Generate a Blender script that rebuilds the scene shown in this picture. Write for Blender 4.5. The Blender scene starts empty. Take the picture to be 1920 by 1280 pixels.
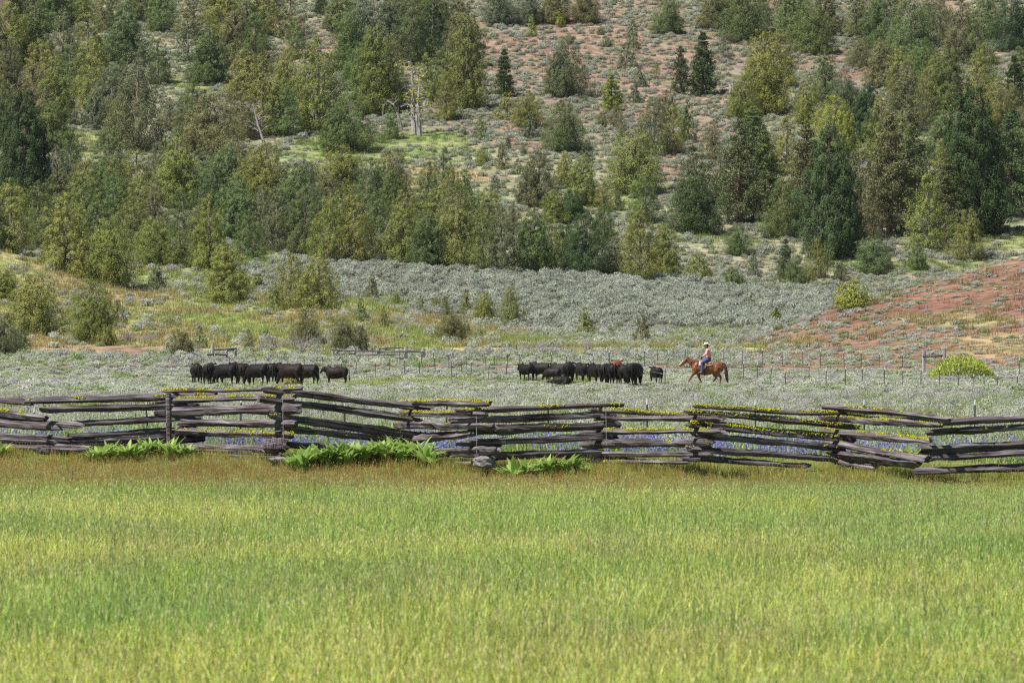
import bpy, bmesh, math, random
import numpy as np
from mathutils import Vector, Matrix, Euler

C = bpy.context.scene.collection
scene = bpy.context.scene
PI = math.pi
# ------------------------------------------------------------------ camera
CAM_Z = 2.37
F = 10667.0          # focal length in pixels of the 1920 px wide photograph (200 mm on 36 mm)
HZ = 645.0           # eye level row
cam_d = bpy.data.cameras.new('camera'); cam = bpy.data.objects.new('camera', cam_d); C.objects.link(cam)
cam.location = (0, 0, CAM_Z); cam.rotation_euler = (PI/2 + math.atan(5/F), 0, 0)
cam_d.lens = 200; cam_d.sensor_width = 36; cam_d.clip_start = 1; cam_d.clip_end = 9000
cam_d.dof.use_dof = True; cam_d.dof.focus_distance = 215; cam_d.dof.aperture_fstop = 8
scene.camera = cam
# ------------------------------------------------------------------ sky and sun
SUN_DIR = Vector((-0.56, -0.34, 1.1)).normalized()
w = bpy.data.worlds.new('World'); scene.world = w; w.use_nodes = True
nt = w.node_tree; nt.nodes.clear()
sky = nt.nodes.new('ShaderNodeTexSky'); sky.sky_type = 'NISHITA'; sky.sun_disc = False
sky.sun_elevation = math.asin(SUN_DIR.z); sky.sun_rotation = math.atan2(SUN_DIR.x, SUN_DIR.y) % (2*PI)
sky.altitude = 1400; sky.dust_density = 0.7
bg = nt.nodes.new('ShaderNodeBackground'); bg.inputs[1].default_value = 0.06
wo = nt.nodes.new('ShaderNodeOutputWorld')
nt.links.new(sky.outputs[0], bg.inputs[0]); nt.links.new(bg.outputs[0], wo.inputs[0])
sd = bpy.data.lights.new('sun', 'SUN'); sd.energy = 5.0; sd.angle = math.radians(0.53); sd.color = (1.0, 0.955, 0.88)
so = bpy.data.objects.new('sun', sd); C.objects.link(so)
so.rotation_euler = SUN_DIR.to_track_quat('Z', 'Y').to_euler(); so.location = (-40, -40, 80)
vs = scene.view_settings; vs.view_transform = 'Standard'; vs.look = 'None'; vs.gamma = 1; vs.use_curve_mapping = False
vs.exposure = 0.66
scene.render.engine = 'CYCLES'
cy = scene.cycles; cy.use_denoising = False; cy.filter_width = 1.15; cy.volume_bounces = 0; cy.max_bounces = 5; cy.diffuse_bounces = 3; cy.glossy_bounces = 1; cy.transmission_bounces = 3
cy.transparent_max_bounces = 4; cy.caustics_reflective = False; cy.caustics_refractive = False
# ------------------------------------------------------------------ helpers
def tag(o, label=None, cat=None, group=None, kind=None):
    if label: o['label'] = label
    if cat: o['category'] = cat
    if group: o['group'] = group
    if kind: o['kind'] = kind
    return o
def empty(name, loc=(0,0,0), rz=0.0):
    o = bpy.data.objects.new(name, None); C.objects.link(o); o.location = loc; o.rotation_euler = (0,0,rz); o.empty_display_size = .3
    return o
def link(name, me, mat=None, parent=None):
    o = bpy.data.objects.new(name, me); C.objects.link(o)
    if mat is not None and not me.materials: me.materials.append(mat)
    if parent is not None: o.parent = parent
    return o
def mesh_np(name, V, T, col=None, smooth=False):
    V = np.asarray(V, dtype=np.float32); T = np.asarray(T, dtype=np.int32); k = T.shape[1]
    me = bpy.data.meshes.new(name)
    me.vertices.add(len(V)); me.vertices.foreach_set('co', V.ravel())
    me.loops.add(T.size); me.loops.foreach_set('vertex_index', T.ravel())
    me.polygons.add(len(T)); me.polygons.foreach_set('loop_start', np.arange(0, T.size, k, dtype=np.int32))
    me.polygons.foreach_set('use_smooth', np.full(len(T), smooth))
    if col is not None:
        col = np.asarray(col, dtype=np.float32); c4 = np.ones((len(V), 4), dtype=np.float32); c4[:, :3] = col
        a = me.attributes.new('Col', 'FLOAT_COLOR', 'POINT'); a.data.foreach_set('color', c4.ravel())
    me.update(calc_edges=True); me.validate()
    return me
def _h(ix, iy, s):
    n = (ix.astype(np.int64)*374761393 + iy.astype(np.int64)*668265263 + s*1442695041) & 0x7fffffff
    n = ((n ^ (n >> 13))*1274126177) & 0x7fffffff
    return ((n ^ (n >> 16)) & 0xffff)/65535.0
def vnoise(x, y, sc, s=0):
    x = np.asarray(x, float)/sc + 1000; y = np.asarray(y, float)/sc + 1000
    ix = np.floor(x); iy = np.floor(y); fx = x-ix; fy = y-iy; fx = fx*fx*(3-2*fx); fy = fy*fy*(3-2*fy)
    a = _h(ix, iy, s); b = _h(ix+1, iy, s); c = _h(ix, iy+1, s); d = _h(ix+1, iy+1, s)
    return (a*(1-fx)+b*fx)*(1-fy) + (c*(1-fx)+d*fx)*fy
def fbm(x, y, sc, s=0, o=3):
    r = 0; a = 1; t = 0
    for i in range(o): r = r + a*vnoise(x, y, sc/2**i, s+i*17); t += a; a *= .55
    return r/t
def sstep(a, b, x):
    t = np.clip((x-a)/(b-a), 0, 1); return t*t*(3-2*t)
# ------------------------------------------------------------------ lie of the land (x to the right, y away from the camera, metres)
def ipz(px, tab, Y):
    """height of a crest at distance Y whose rows are listed against columns"""
    xs, ys = zip(*tab); return CAM_Z + (HZ - np.interp(px, xs, ys))/F*Y
SPUR = [(-600,400),(-100,432),(0,462),(130,498),(260,533),(400,548),(640,553),(760,588),(960,622),(1100,642),(1200,655),(2600,760)]
BENCH = [(-600,440),(0,478),(450,487),(640,489),(900,500),(1250,524),(1550,545),(1700,560),(2600,590)]
RED = [(-600,840),(1300,668),(1400,641),(1560,580),(1640,556),(1920,481),(2100,440),(2600,395)]
def layers(x, y):
    x = np.asarray(x, float); y = np.asarray(y, float)
    yy = np.maximum(y, 20.0); px = 960 + x/yy*F
    # the columns where each crest stands are read at the crest's own distance so that the hills are solid things
    d = np.maximum(y-340, 0); plain = 0.0135*d + 3e-5*np.minimum(d, 260)**2
    plain = plain - 0.0175*x*np.exp(-((y-113)/32)**2)*(np.abs(x) < 60) - .33*sstep(114.8, 111.2, y+.33*x) + 0.22*(fbm(x, y, 26, 5)-.5)*sstep(125, 170, y) + .06*(vnoise(x, y, 9, 3)-.5)
    def hill(tab, yc0, yc_slope, yf, back, pxr):
        Yc = yc0 + yc_slope*x
        pc = 960 + x/Yc*F; zc = ipz(pc, tab, Yc)
        foot = np.interp(yf, [340, 600], [0, 5.5])
        t = (y-yf)/(Yc-yf); tc = np.clip(t, 0, 1)
        prof = foot + (zc-foot)*(tc**1.12)
        z = np.where(t <= 1, np.where(t < 0, foot-0.12*(yf-y), prof), zc - back*(y-Yc)*np.clip((y-Yc)/12, 0.15, 1))
        return z
    spur = hill(SPUR, 512, -0.25, 440, .09, 0)
    red = hill(RED, 455, 0.9, 384, .12, 0)
    bench = hill(BENCH, 618, 0.0, 535, .085, 0)
    m = np.maximum(y-655, -200)
    main = 9.9 + .155*m + 9.0e-5*m*np.abs(m) + 2.6*(fbm(x, y, 75, 9)-.5)*sstep(650, 720, y) + 1.0*(fbm(x, y, 22, 31)-.5)
    main = np.where(y > 1250, np.minimum(main, 9.9+.155*595+9e-5*595*595 + .04*(y-1250)), main)
    return plain, spur, red, bench, main
def zt(x, y):
    L = layers(x, y); z = np.maximum.reduce(L)
    y = np.asarray(y, float)
    return z + 0.35*(fbm(x, y, 11, 77)-.5)*sstep(430, 520, y)
def zt1(x, y): return float(zt(np.array([x]), np.array([y]))[0])
_Y = np.concatenate([np.arange(25, 420, .25), np.arange(420, 1500, .5)])
def at(px, py, y0=25):
    """first point of the land met by the sight line through a column and a row of the photograph"""
    Ys = _Y[_Y >= y0]
    X = (px-960)/F*Ys; Z = CAM_Z + (HZ-py)/F*Ys; d = zt(X, Ys) - Z
    i = np.argmax(d >= 0)
    if d[i] < 0: i = len(Ys)-1
    return float(X[i]), float(Ys[i]), float(zt1(X[i], Ys[i]))
# ------------------------------------------------------------------ materials
def new_mat(name):
    m = bpy.data.materials.new(name); m.use_nodes = True; n = m.node_tree; n.nodes.clear()
    out = n.nodes.new('ShaderNodeOutputMaterial'); return m, n, out
def N(n, t, **k):
    d = n.nodes.new(t)
    for a, b in k.items(): setattr(d, a, b)
    return d
def leaf_mat(name, src='object', trans=0.3, rough=.6, spec=.25, hue_noise=.0):
    """plant matter: vertex colour times the colour of the plant, partly see-through to light"""
    m, n, out = new_mat(name); L = n.links.new
    a = N(n, 'ShaderNodeAttribute', attribute_name='Col')
    if src == 'object':
        b = N(n, 'ShaderNodeObjectInfo'); bc = b.outputs['Color']
    else:
        b = N(n, 'ShaderNodeAttribute', attribute_name='tint', attribute_type='INSTANCER'); bc = b.outputs['Color']
    mx = N(n, 'ShaderNodeMix', data_type='RGBA', blend_type='MULTIPLY'); mx.inputs[0].default_value = 1
    L(a.outputs['Color'], mx.inputs[6]); L(bc, mx.inputs[7])
    p = N(n, 'ShaderNodeBsdfPrincipled'); L(mx.outputs[2], p.inputs['Base Color'])
    p.inputs['Roughness'].default_value = rough; p.inputs['Specular IOR Level'].default_value = spec
    t = N(n, 'ShaderNodeBsdfTranslucent'); L(mx.outputs[2], t.inputs['Color'])
    s = N(n, 'ShaderNodeMixShader'); s.inputs[0].default_value = trans
    L(p.outputs[0], s.inputs[1]); L(t.outputs[0], s.inputs[2]); L(s.outputs[0], out.inputs[0])
    return m
def plain_mat(name, col, rough=.7, spec=.3, noise=0.0, nscale=8.0, col2=None, bump=0.0, stretch=(1,1,1), objcol=False):
    m, n, out = new_mat(name); L = n.links.new
    p = N(n, 'ShaderNodeBsdfPrincipled'); p.inputs['Roughness'].default_value = rough; p.inputs['Specular IOR Level'].default_value = spec
    src = None
    if noise or col2 or bump:
        tc = N(n, 'ShaderNodeTexCoord'); mp = N(n, 'ShaderNodeMapping'); mp.inputs['Scale'].default_value = stretch
        no = N(n, 'ShaderNodeTexNoise'); no.inputs['Scale'].default_value = nscale; no.inputs['Detail'].default_value = 5
        L(tc.outputs['Object'], mp.inputs[0]); L(mp.outputs[0], no.inputs[0])
        r = N(n, 'ShaderNodeValToRGB'); r.color_ramp.elements[0].position = .32; r.color_ramp.elements[1].position = .68
        r.color_ramp.elements[0].color = (*col, 1); r.color_ramp.elements[1].color = (*(col2 or col), 1)
        L(no.outputs[0], r.inputs[0]); src = r.outputs[0]
        if bump:
            b = N(n, 'ShaderNodeBump'); b.inputs['Strength'].default_value = bump; b.inputs['Distance'].default_value = .02
            L(no.outputs[0], b.inputs['Height']); L(b.outputs[0], p.inputs['Normal'])
    if objcol:
        oi = N(n, 'ShaderNodeObjectInfo'); mx = N(n, 'ShaderNodeMix', data_type='RGBA', blend_type='MULTIPLY'); mx.inputs[0].default_value = 1
        if src is not None: L(src, mx.inputs[6])
        else: mx.inputs[6].default_value = (*col, 1)
        L(oi.outputs['Color'], mx.inputs[7]); src = mx.outputs[2]
    if src is not None: L(src, p.inputs['Base Color'])
    else: p.inputs['Base Color'].default_value = (*col, 1)
    L(p.outputs[0], out.inputs[0]); return m
M_tree = leaf_mat('conifer_foliage', 'object', .18, spec=.08)
M_plant = leaf_mat('scattered_foliage', 'inst', .42, spec=.08)
M_grass = leaf_mat('meadow_grass', 'inst', .4, rough=.5, spec=.35)
M_leaf = leaf_mat('broad_leaf', 'object', .35, rough=.6, spec=.12)
M_bark = plain_mat('juniper_bark', (.16,.12,.10), .9, .1, .3, 5, (.27,.23,.21), .5, (3,3,.6))
M_pbark = plain_mat('pine_bark', (.13,.07,.055), .9, .1, .3, 5, (.24,.15,.12), .5, (3,3,.8))
M_dead = plain_mat('bleached_wood', (.22,.20,.19), .8, .2, .3, 5, (.42,.39,.365), .4, (3,3,.5))
M_greytwig = plain_mat('grey_twigs', (.30,.27,.28), .85, .1)

def rail_material():
    m, n, out = new_mat('weathered_split_wood'); L = n.links.new
    tc = N(n, 'ShaderNodeTexCoord'); oi = N(n, 'ShaderNodeObjectInfo')
    vm = N(n, 'ShaderNodeVectorMath', operation='SCALE'); vm.inputs['Scale'].default_value = 37
    cmb = N(n, 'ShaderNodeCombineXYZ'); L(oi.outputs['Random'], cmb.inputs[0]); L(oi.outputs['Random'], cmb.inputs[1]); L(cmb.outputs[0], vm.inputs[0])
    ad = N(n, 'ShaderNodeVectorMath', operation='ADD'); L(tc.outputs['Object'], ad.inputs[0]); L(vm.outputs[0], ad.inputs[1])
    def nz(sc, st, det=4):
        mp = N(n, 'ShaderNodeMapping'); mp.inputs['Scale'].default_value = st; L(ad.outputs[0], mp.inputs[0])
        no = N(n, 'ShaderNodeTexNoise'); no.inputs['Scale'].default_value = sc; no.inputs['Detail'].default_value = det; L(mp.outputs[0], no.inputs[0]); return no
    g = nz(3.0, (.35, 9, 9)); g2 = nz(1.2, (1, 2, 2)); 
    r = N(n, 'ShaderNodeValToRGB'); e = r.color_ramp.elements
    e[0].position = .33; e[0].color = (.035,.028,.031,1); e[1].position = .68; e[1].color = (.265,.245,.255,1)
    k = e.new(.47); k.color = (.12,.10,.106,1); L(g.outputs[0], r.inputs[0])
    r2 = N(n, 'ShaderNodeValToRGB'); r2.color_ramp.elements[0].color = (.55,.48,.47,1); r2.color_ramp.elements[1].color = (1.0,1.0,1.03,1)
    r2.color_ramp.elements[0].position = .36; r2.color_ramp.elements[1].position = .62; L(g2.outputs[0], r2.inputs[0])
    mx = N(n, 'ShaderNodeMix', data_type='RGBA', blend_type='MULTIPLY'); mx.inputs[0].default_value = 1
    L(r.outputs[0], mx.inputs[6]); L(r2.outputs[0], mx.inputs[7])
    p = N(n, 'ShaderNodeBsdfPrincipled'); p.inputs['Roughness'].default_value = .85; p.inputs['Specular IOR Level'].default_value = .15
    L(mx.outputs[2], p.inputs['Base Color'])
    b = N(n, 'ShaderNodeBump'); b.inputs['Strength'].default_value = .9; b.inputs['Distance'].default_value = .03
    L(g.outputs[0], b.inputs['Height']); L(b.outputs[0], p.inputs['Normal']); L(p.outputs[0], out.inputs[0])
    return m
M_rail = rail_material()
M_lichen = plain_mat('yellow_lichen', (.28,.29,.02), .9, .1, .4, 30, (.46,.44,.035))
M_rock = plain_mat('grey_rock', (.12,.11,.11), .85, .2, .4, 9, (.24,.22,.225), .6)

def ground_material():
    m, n, out = new_mat('ground_soil_and_turf'); L = n.links.new
    a = N(n, 'ShaderNodeAttribute', attribute_name='Col'); geo = N(n, 'ShaderNodeNewGeometry')
    def nz(sc, det=4):
        no = N(n, 'ShaderNodeTexNoise'); no.inputs['Scale'].default_value = sc; no.inputs['Detail'].default_value = det; L(geo.outputs['Position'], no.inputs[0]); return no
    n1 = nz(.9); n2 = nz(.16, 3)
    r = N(n, 'ShaderNodeValToRGB'); r.color_ramp.elements[0].position = .34; r.color_ramp.elements[1].position = .66
    r.color_ramp.elements[0].color = (.62,.60,.58,1); r.color_ramp.elements[1].color = (1.28,1.3,1.3,1); L(n1.outputs[0], r.inputs[0])
    r2 = N(n, 'ShaderNodeValToRGB'); r2.color_ramp.elements[0].position = .35; r2.color_ramp.elements[1].position = .65
    r2.color_ramp.elements[0].color = (.85,1.0,.85,1); r2.color_ramp.elements[1].color = (1.12,.98,1.05,1); L(n2.outputs[0], r2.inputs[0])
    mx = N(n, 'ShaderNodeMix', data_type='RGBA', blend_type='MULTIPLY'); mx.inputs[0].default_value = 1
    mx2 = N(n, 'ShaderNodeMix', data_type='RGBA', blend_type='MULTIPLY'); mx2.inputs[0].default_value = 1
    L(a.outputs['Color'], mx.inputs[6]); L(r.outputs[0], mx.inputs[7]); L(mx.outputs[2], mx2.inputs[6]); L(r2.outputs[0], mx2.inputs[7])
    p = N(n, 'ShaderNodeBsdfPrincipled'); p.inputs['Roughness'].default_value = .95; p.inputs['Specular IOR Level'].default_value = .05
    L(mx2.outputs[2], p.inputs['Base Color'])
    b = N(n, 'ShaderNodeBump'); b.inputs['Strength'].default_value = .7; b.inputs['Distance'].default_value = .25
    L(n1.outputs[0], b.inputs['Height']); L(b.outputs[0], p.inputs['Normal']); L(p.outputs[0], out.inputs[0])
    return m
M_ground = ground_material()

# ------------------------------------------------------------------ what grows where
# patches of turf or bare earth, as centre column, centre row, half sizes, kind (rows and columns of the photograph at the land's own distance)
PATCH = [ # kind: g bright turf, y yellow turf, t tan dry grass, r red earth
 (700,290,200,40,'g'),(620,275,90,26,'g'),(560,330,60,24,'g'),(800,330,110,30,'t'),(590,85,75,45,'r'),(520,110,60,20,'r'),(330,222,26,16,'r'),(640,20,40,30,'r'),
 (160,270,60,25,'g'),(370,160,80,16,'g'),(820,262,60,18,'g'),(760,262,90,12,'g'),(1560,130,90,45,'r'),(1100,110,260,110,'r'),(1250,240,120,70,'r'),(1000,250,70,40,'r'),
 (1450,10,80,20,'r'),(1740,10,70,20,'r'),(1150,375,60,20,'g'),(1330,443,70,16,'g'),(1420,452,50,12,'g'),(1440,533,60,7,'g'),(1880,450,70,22,'g'),(1700,500,200,10,'g'),(1260,310,90,30,'r'),
 (470,490,50,10,'g'),(490,480,30,20,'g'),
 (400,552,70,12,'g'),(700,572,110,16,'y'),(820,600,90,12,'t'),(930,622,110,8,'t'),(480,615,150,20,'y'),(360,590,150,24,'y'),(760,630,140,14,'y'),(330,585,90,8,'t'),
 (240,560,120,12,'t'),(540,600,70,10,'t'),(100,530,120,14,'t'),(1000,640,80,12,'y'),(60,648,90,20,'t'),(200,660,80,13,'r'),(270,655,70,10,'r'),(280,632,120,12,'t'),(700,640,60,10,'t'),
 (1330,622,110,11,'y'),(1250,640,80,8,'y'),(780,648,50,9,'y'),
 (150,683,170,9,'y'),(560,672,140,8,'y'),(800,682,170,9,'y'),(960,684,130,8,'y'),(800,714,180,8,'y'),(690,719,60,8,'y'),(1050,716,110,8,'y'),(1110,700,60,5,'y'),(1290,690,50,8,'t'),(540,722,90,6,'y'),
 (1700,800,200,18,'y'),(1000,795,300,10,'y'),(200,775,200,10,'y'),(1880,650,100,20,'t'),(1790,600,140,12,'t'),(1500,640,60,8,'t')]
KCOL = {'g': (.185,.225,.085), 'y': (.27,.31,.115), 't': (.32,.265,.15), 'r': (.25,.165,.125)}
def region(x, y, z=None, for_ground=True):
    """ground colour, sagebrush share and turf share for each point"""
    x = np.asarray(x, float); y = np.asarray(y, float)
    L = layers(x, y); lay = np.argmax(np.stack(L), axis=0)
    z = zt(x, y); yy = np.maximum(y, 15); px = 960 + x/yy*F; py = HZ - (z-CAM_Z)/yy*F
    n = len(x); col = np.zeros((n, 3)); sage = np.zeros(n); turf = np.zeros(n)
    def setl(mask, c, s, t): col[mask] = c; sage[mask] = s; turf[mask] = t
    setl(lay == 0, (.24,.25,.15), .95, .35)
    setl((lay == 0) & (y < 121), (.10,.13,.04), 0, 0)
    setl((lay == 0) & (y >= 121) & (y < 150), (.19,.24,.09), .38, 1.3)
    setl(lay == 1, (.30,.28,.13), .24, .9)
    setl(lay == 2, (.205,.116,.084), .34, .2)
    setl(lay == 3, (.13,.125,.09), .8, .1)
    setl(lay == 4, (.24,.235,.155), .85, .45)
    up = (lay == 4)
    u = sstep(330, 150, py)*sstep(300, 900, px)*.9
    u = u + sstep(.5, .65, fbm(x, y, 30, 44))*.35; u = np.clip(u, 0, 1)*up*.62
    col = col*(1-u)[:, None] + np.array((.195,.165,.135))*u[:, None]
    rd = (lay == 2); q = sstep(.50, .70, fbm(x, y, 14, 91))*rd*.4 + rd*.3*sstep(600, 680, py)
    col = col*(1-np.clip(q,0,1))[:, None] + np.array((.24,.18,.11))*np.clip(q,0,1)[:, None]
    sage = np.where(rd, sage + .22*sstep(620, 690, py) + .5*sstep(16, 4, py-np.interp(px, *zip(*RED))), sage)
    lb = (lay == 3)*sstep(560, 430, px); sage = sage*(1-.75*lb); turf = turf*(1-lb)+.9*lb; col = col*(1-lb)[:, None] + np.array((.24,.26,.11))*lb[:, None]
    wob = (fbm(x, y, 12, 61)-.5)*1.3; 
    for (cx, cy_, rx, ry, k) in PATCH:
        ok = (lay != 2) if not (px.size and cx > 1400 and 540 < cy_ < 700) else (lay == 2)
        dd = np.sqrt(((px-cx)/rx)**2 + ((py-cy_)/ry)**2) + wob
        wgt = sstep(1.2, .6, dd)*ok*(.75 if k == 'r' else .85); c = KCOL[k]
        col = col*(1-wgt)[:, None] + np.array(c)*wgt[:, None]
        if k == 'r' and cy_ < 420: sage = sage*(1-.15*wgt)
        elif k == 'r': sage = sage*(1-.9*wgt); turf = turf*(1-.9*wgt)
        elif k == 't': sage = sage*(1-.75*wgt); turf = turf*(1-wgt)+1.*wgt
        else: sage = sage*(1-.8*wgt); turf = turf*(1-wgt)+1.2*wgt
    # thin patchwork
    v = fbm(x, y, 6, 15)-.5
    col = col*(1+.5*v)[:, None]
    return col, sage, turf, lay, px, py

# ------------------------------------------------------------------ ground
def axis(parts):
    out = [parts[0][0]]
    for a, b, s in parts:
        k = max(1, int(round((b-a)/s))); out += list(np.linspace(a, b, k+1)[1:])
    return np.array(out)
gx = axis([(-1200,-600,100),(-600,-150,30),(-150,150,1.3),(150,600,30),(600,1200,100)])
gy = axis([(-150,20,20),(20,120,1.5),(120,1000,1.3),(1000,1300,15),(1300,1800,100)])
GX, GY = np.meshgrid(gx, gy); gxf = GX.ravel(); gyf = GY.ravel()
gz = zt(gxf, gyf); gcol = region(gxf, gyf)[0]
nx, ny = len(gx), len(gy); ii = np.arange((ny-1)*(nx-1)); r_ = ii//(nx-1); c_ = ii % (nx-1); b0 = r_*nx + c_
quads = np.stack([b0, b0+1, b0+nx+1, b0+nx], 1)
g = link('ground', mesh_np('ground', np.stack([gxf, gyf, gz], 1), quads, gcol, True), M_ground)
tag(g, 'flat meadow and sage flat rising into grassy, red and wooded hillsides', 'ground', kind='structure')
# ------------------------------------------------------------------ plant shapes
def unit(v): return v/np.maximum(np.linalg.norm(v, axis=-1, keepdims=True), 1e-9)
def flakes(P, Nn, Lg, ln, wd, col):
    """one small pointed leaf-like quad at each point: normal Nn, long axis near Lg"""
    n = unit(Nn); lg = unit(Lg - n*np.sum(Lg*n, 1, keepdims=True)); sd_ = np.cross(n, lg)
    ln = np.broadcast_to(np.asarray(ln, float), (len(P),))[:, None]; wd = np.broadcast_to(np.asarray(wd, float), (len(P),))[:, None]
    V = np.stack([P-lg*ln*.5, P+sd_*wd*.5-lg*ln*.05, P+lg*ln*.5, P-sd_*wd*.5-lg*ln*.05], 1).reshape(-1, 3)
    T = np.arange(len(P)*4).reshape(-1, 4)
    return V, T, np.repeat(col, 4, axis=0)
def join(parts):
    V = []; T = []; K = []; o = 0
    for v, t, c in parts: V.append(v); T.append(t+o); K.append(c); o += len(v)
    return np.concatenate(V), np.concatenate(T), np.concatenate(K)
def tube_np(path, rad, k=6, col=(1,1,1)):
    path = np.asarray(path, float); rad = np.asarray(rad, float); V = []
    for i, p in enumerate(path):
        d = unit(path[min(i+1, len(path)-1)] - path[max(i-1, 0)]); a = np.array((0,0,1.)) if abs(d[2]) < .9 else np.array((1.,0,0))
        s = unit(np.cross(d, a)); u = np.cross(s, d)
        for j in range(k):
            an = 2*PI*j/k; V.append(p + (s*math.cos(an)+u*math.sin(an))*rad[i])
    V = np.array(V); T = []
    for i in range(len(path)-1):
        for j in range(k): T.append([i*k+j, i*k+(j+1) % k, (i+1)*k+(j+1) % k, (i+1)*k+j])
    return V, np.array(T), np.tile(np.array(col, float), (len(V), 1))
def crown_np(rng, H, R, nl, per, fl, tops=1, low=.03, open_=.0, blunt=.6, rough=.28):
    """ragged conical crown: many leafy clumps set on an uneven envelope"""
    parts = []; limbs = []
    axes = [(0, 0, 1.0, 1.0)] + [(rng.uniform(-.45,.45)*R, rng.uniform(-.3,.3)*R, rng.uniform(.62,.88), rng.uniform(.5,.7)) for _ in range(tops-1)]
    phase = rng.uniform(0, 6.28, 8)
    for ai, (ax, ay, hs, rs) in enumerate(axes):
        h = H*hs; r0 = R*rs; n_ = int(nl*rs*hs) if ai else nl
        for i in range(n_):
            t = min(.985, max(low, 1-(rng.random()**.62)))
            if i < 3: t = .93+.02*i
            an = rng.uniform(0, 2*PI)
            lump = 1 + rough*math.sin(an*2+phase[0]+t*5)*.6 + rough*math.sin(an*3+phase[1]-t*9)*.6 + rng.normal(0, .10)
            e = r0*((1-t)**blunt)*min(1, ((t+.05)/.2))**.5*lump
            if rng.random() < open_: continue
            f = rng.uniform(.5, .95) if i % 4 else rng.uniform(.9, 1.15)
            c = np.array([ax+math.cos(an)*e*f, ay+math.sin(an)*e*f, t*h])
            lr = rng.uniform(.55, 1.15)*r0*.165*(1.15-.6*t)+.04
            u = unit(rng.normal(0, 1, (per, 3)) + np.array([math.cos(an)*.5, math.sin(an)*.5, .55]))
            P = c + u*np.array([lr, lr, lr*1.25])*rng.uniform(.55, 1.08, (per, 1))
            nn = u*1.3 + np.array([math.cos(an)*.5, math.sin(an)*.5, .2]) + rng.normal(0, .5, (per, 3)); lg = u + np.array([0, 0, .7]) + rng.normal(0, .5, (per, 3))
            b = rng.uniform(.86, 1.13, (per, 1))*rng.uniform(.84, 1.16)
            K = np.repeat(b, 3, axis=1)*np.array([1, 1, 1.0]); old = rng.random(per) < .07
            K[old] *= np.array([1.25, .8, 1.0])
            parts.append(flakes(P, nn, lg, fl*rng.uniform(.6, 1.35, per), fl*.55*rng.uniform(.6, 1.3, per), K))
            if i % 9 == 0: limbs.append((ax, ay, c, h))
    return join(parts), limbs
def trunk_np(rng, H, r, limbs, twist=.12):
    n = 9; P = [np.array([math.sin(i*.8)*twist*H*.06, math.cos(i*.9)*twist*H*.06, H*.93*i/(n-1)-.25*(i == 0)]) for i in range(n)]
    parts = [tube_np(P, [r*(1.35 if i == 0 else 1)*(1-.9*i/(n-1))+.012 for i in range(n)], 7)]
    for ax, ay, c, h in limbs:
        z0 = max(.1, c[2]-np.hypot(c[0], c[1])*.75-.2); a = np.array([ax*min(1, z0/h)*.5, ay*min(1, z0/h)*.5, z0]); m = (a+c)/2 + np.array([0, 0, -.08*H*.3])*rng.random()
        parts.append(tube_np([a, m, c], [r*.22, r*.15, .012], 4))
    return join(parts)
PROTO = {}
def span(V):
    return float(np.percentile(V[:, 2], 99.7)), float(np.percentile(np.hypot(V[:, 0], V[:, 1]), 96.5))*2
def proto_tree(key, seed, H, R, **k):
    rng = np.random.default_rng(seed); (V, T, K), limbs = crown_np(rng, H, R, **k)
    tv = trunk_np(rng, H, .05*R+.035*H*.45, limbs)
    PROTO.setdefault(key, []).append((mesh_np('crown_foliage', V, T, K), mesh_np('trunk_wood', *tv)) + span(V))
for s in range(6): proto_tree('J', 100+s, 9, 3.3, nl=430, per=58, fl=.15, tops=1+(s % 3), blunt=.44-.05*(s % 2))
for s in range(3): proto_tree('W', 200+s, 8, 4.0, nl=460, per=58, fl=.15, tops=3+s % 2, blunt=.40)     # broad and rounded
for s in range(3): proto_tree('O', 250+s, 9, 3.2, nl=330, per=46, fl=.15, tops=2, open_=.14, rough=.5)    # thin, grey limbs show
for s in range(4): proto_tree('S', 300+s, 3.6, 1.4, nl=110, per=34, fl=.13, tops=1+s % 2, blunt=.6)       # young juniper
for s in range(2): proto_tree('B', 400+s, 2.0, 1.7, nl=120, per=30, fl=.12, tops=3, blunt=.42)            # low bushy
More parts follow.
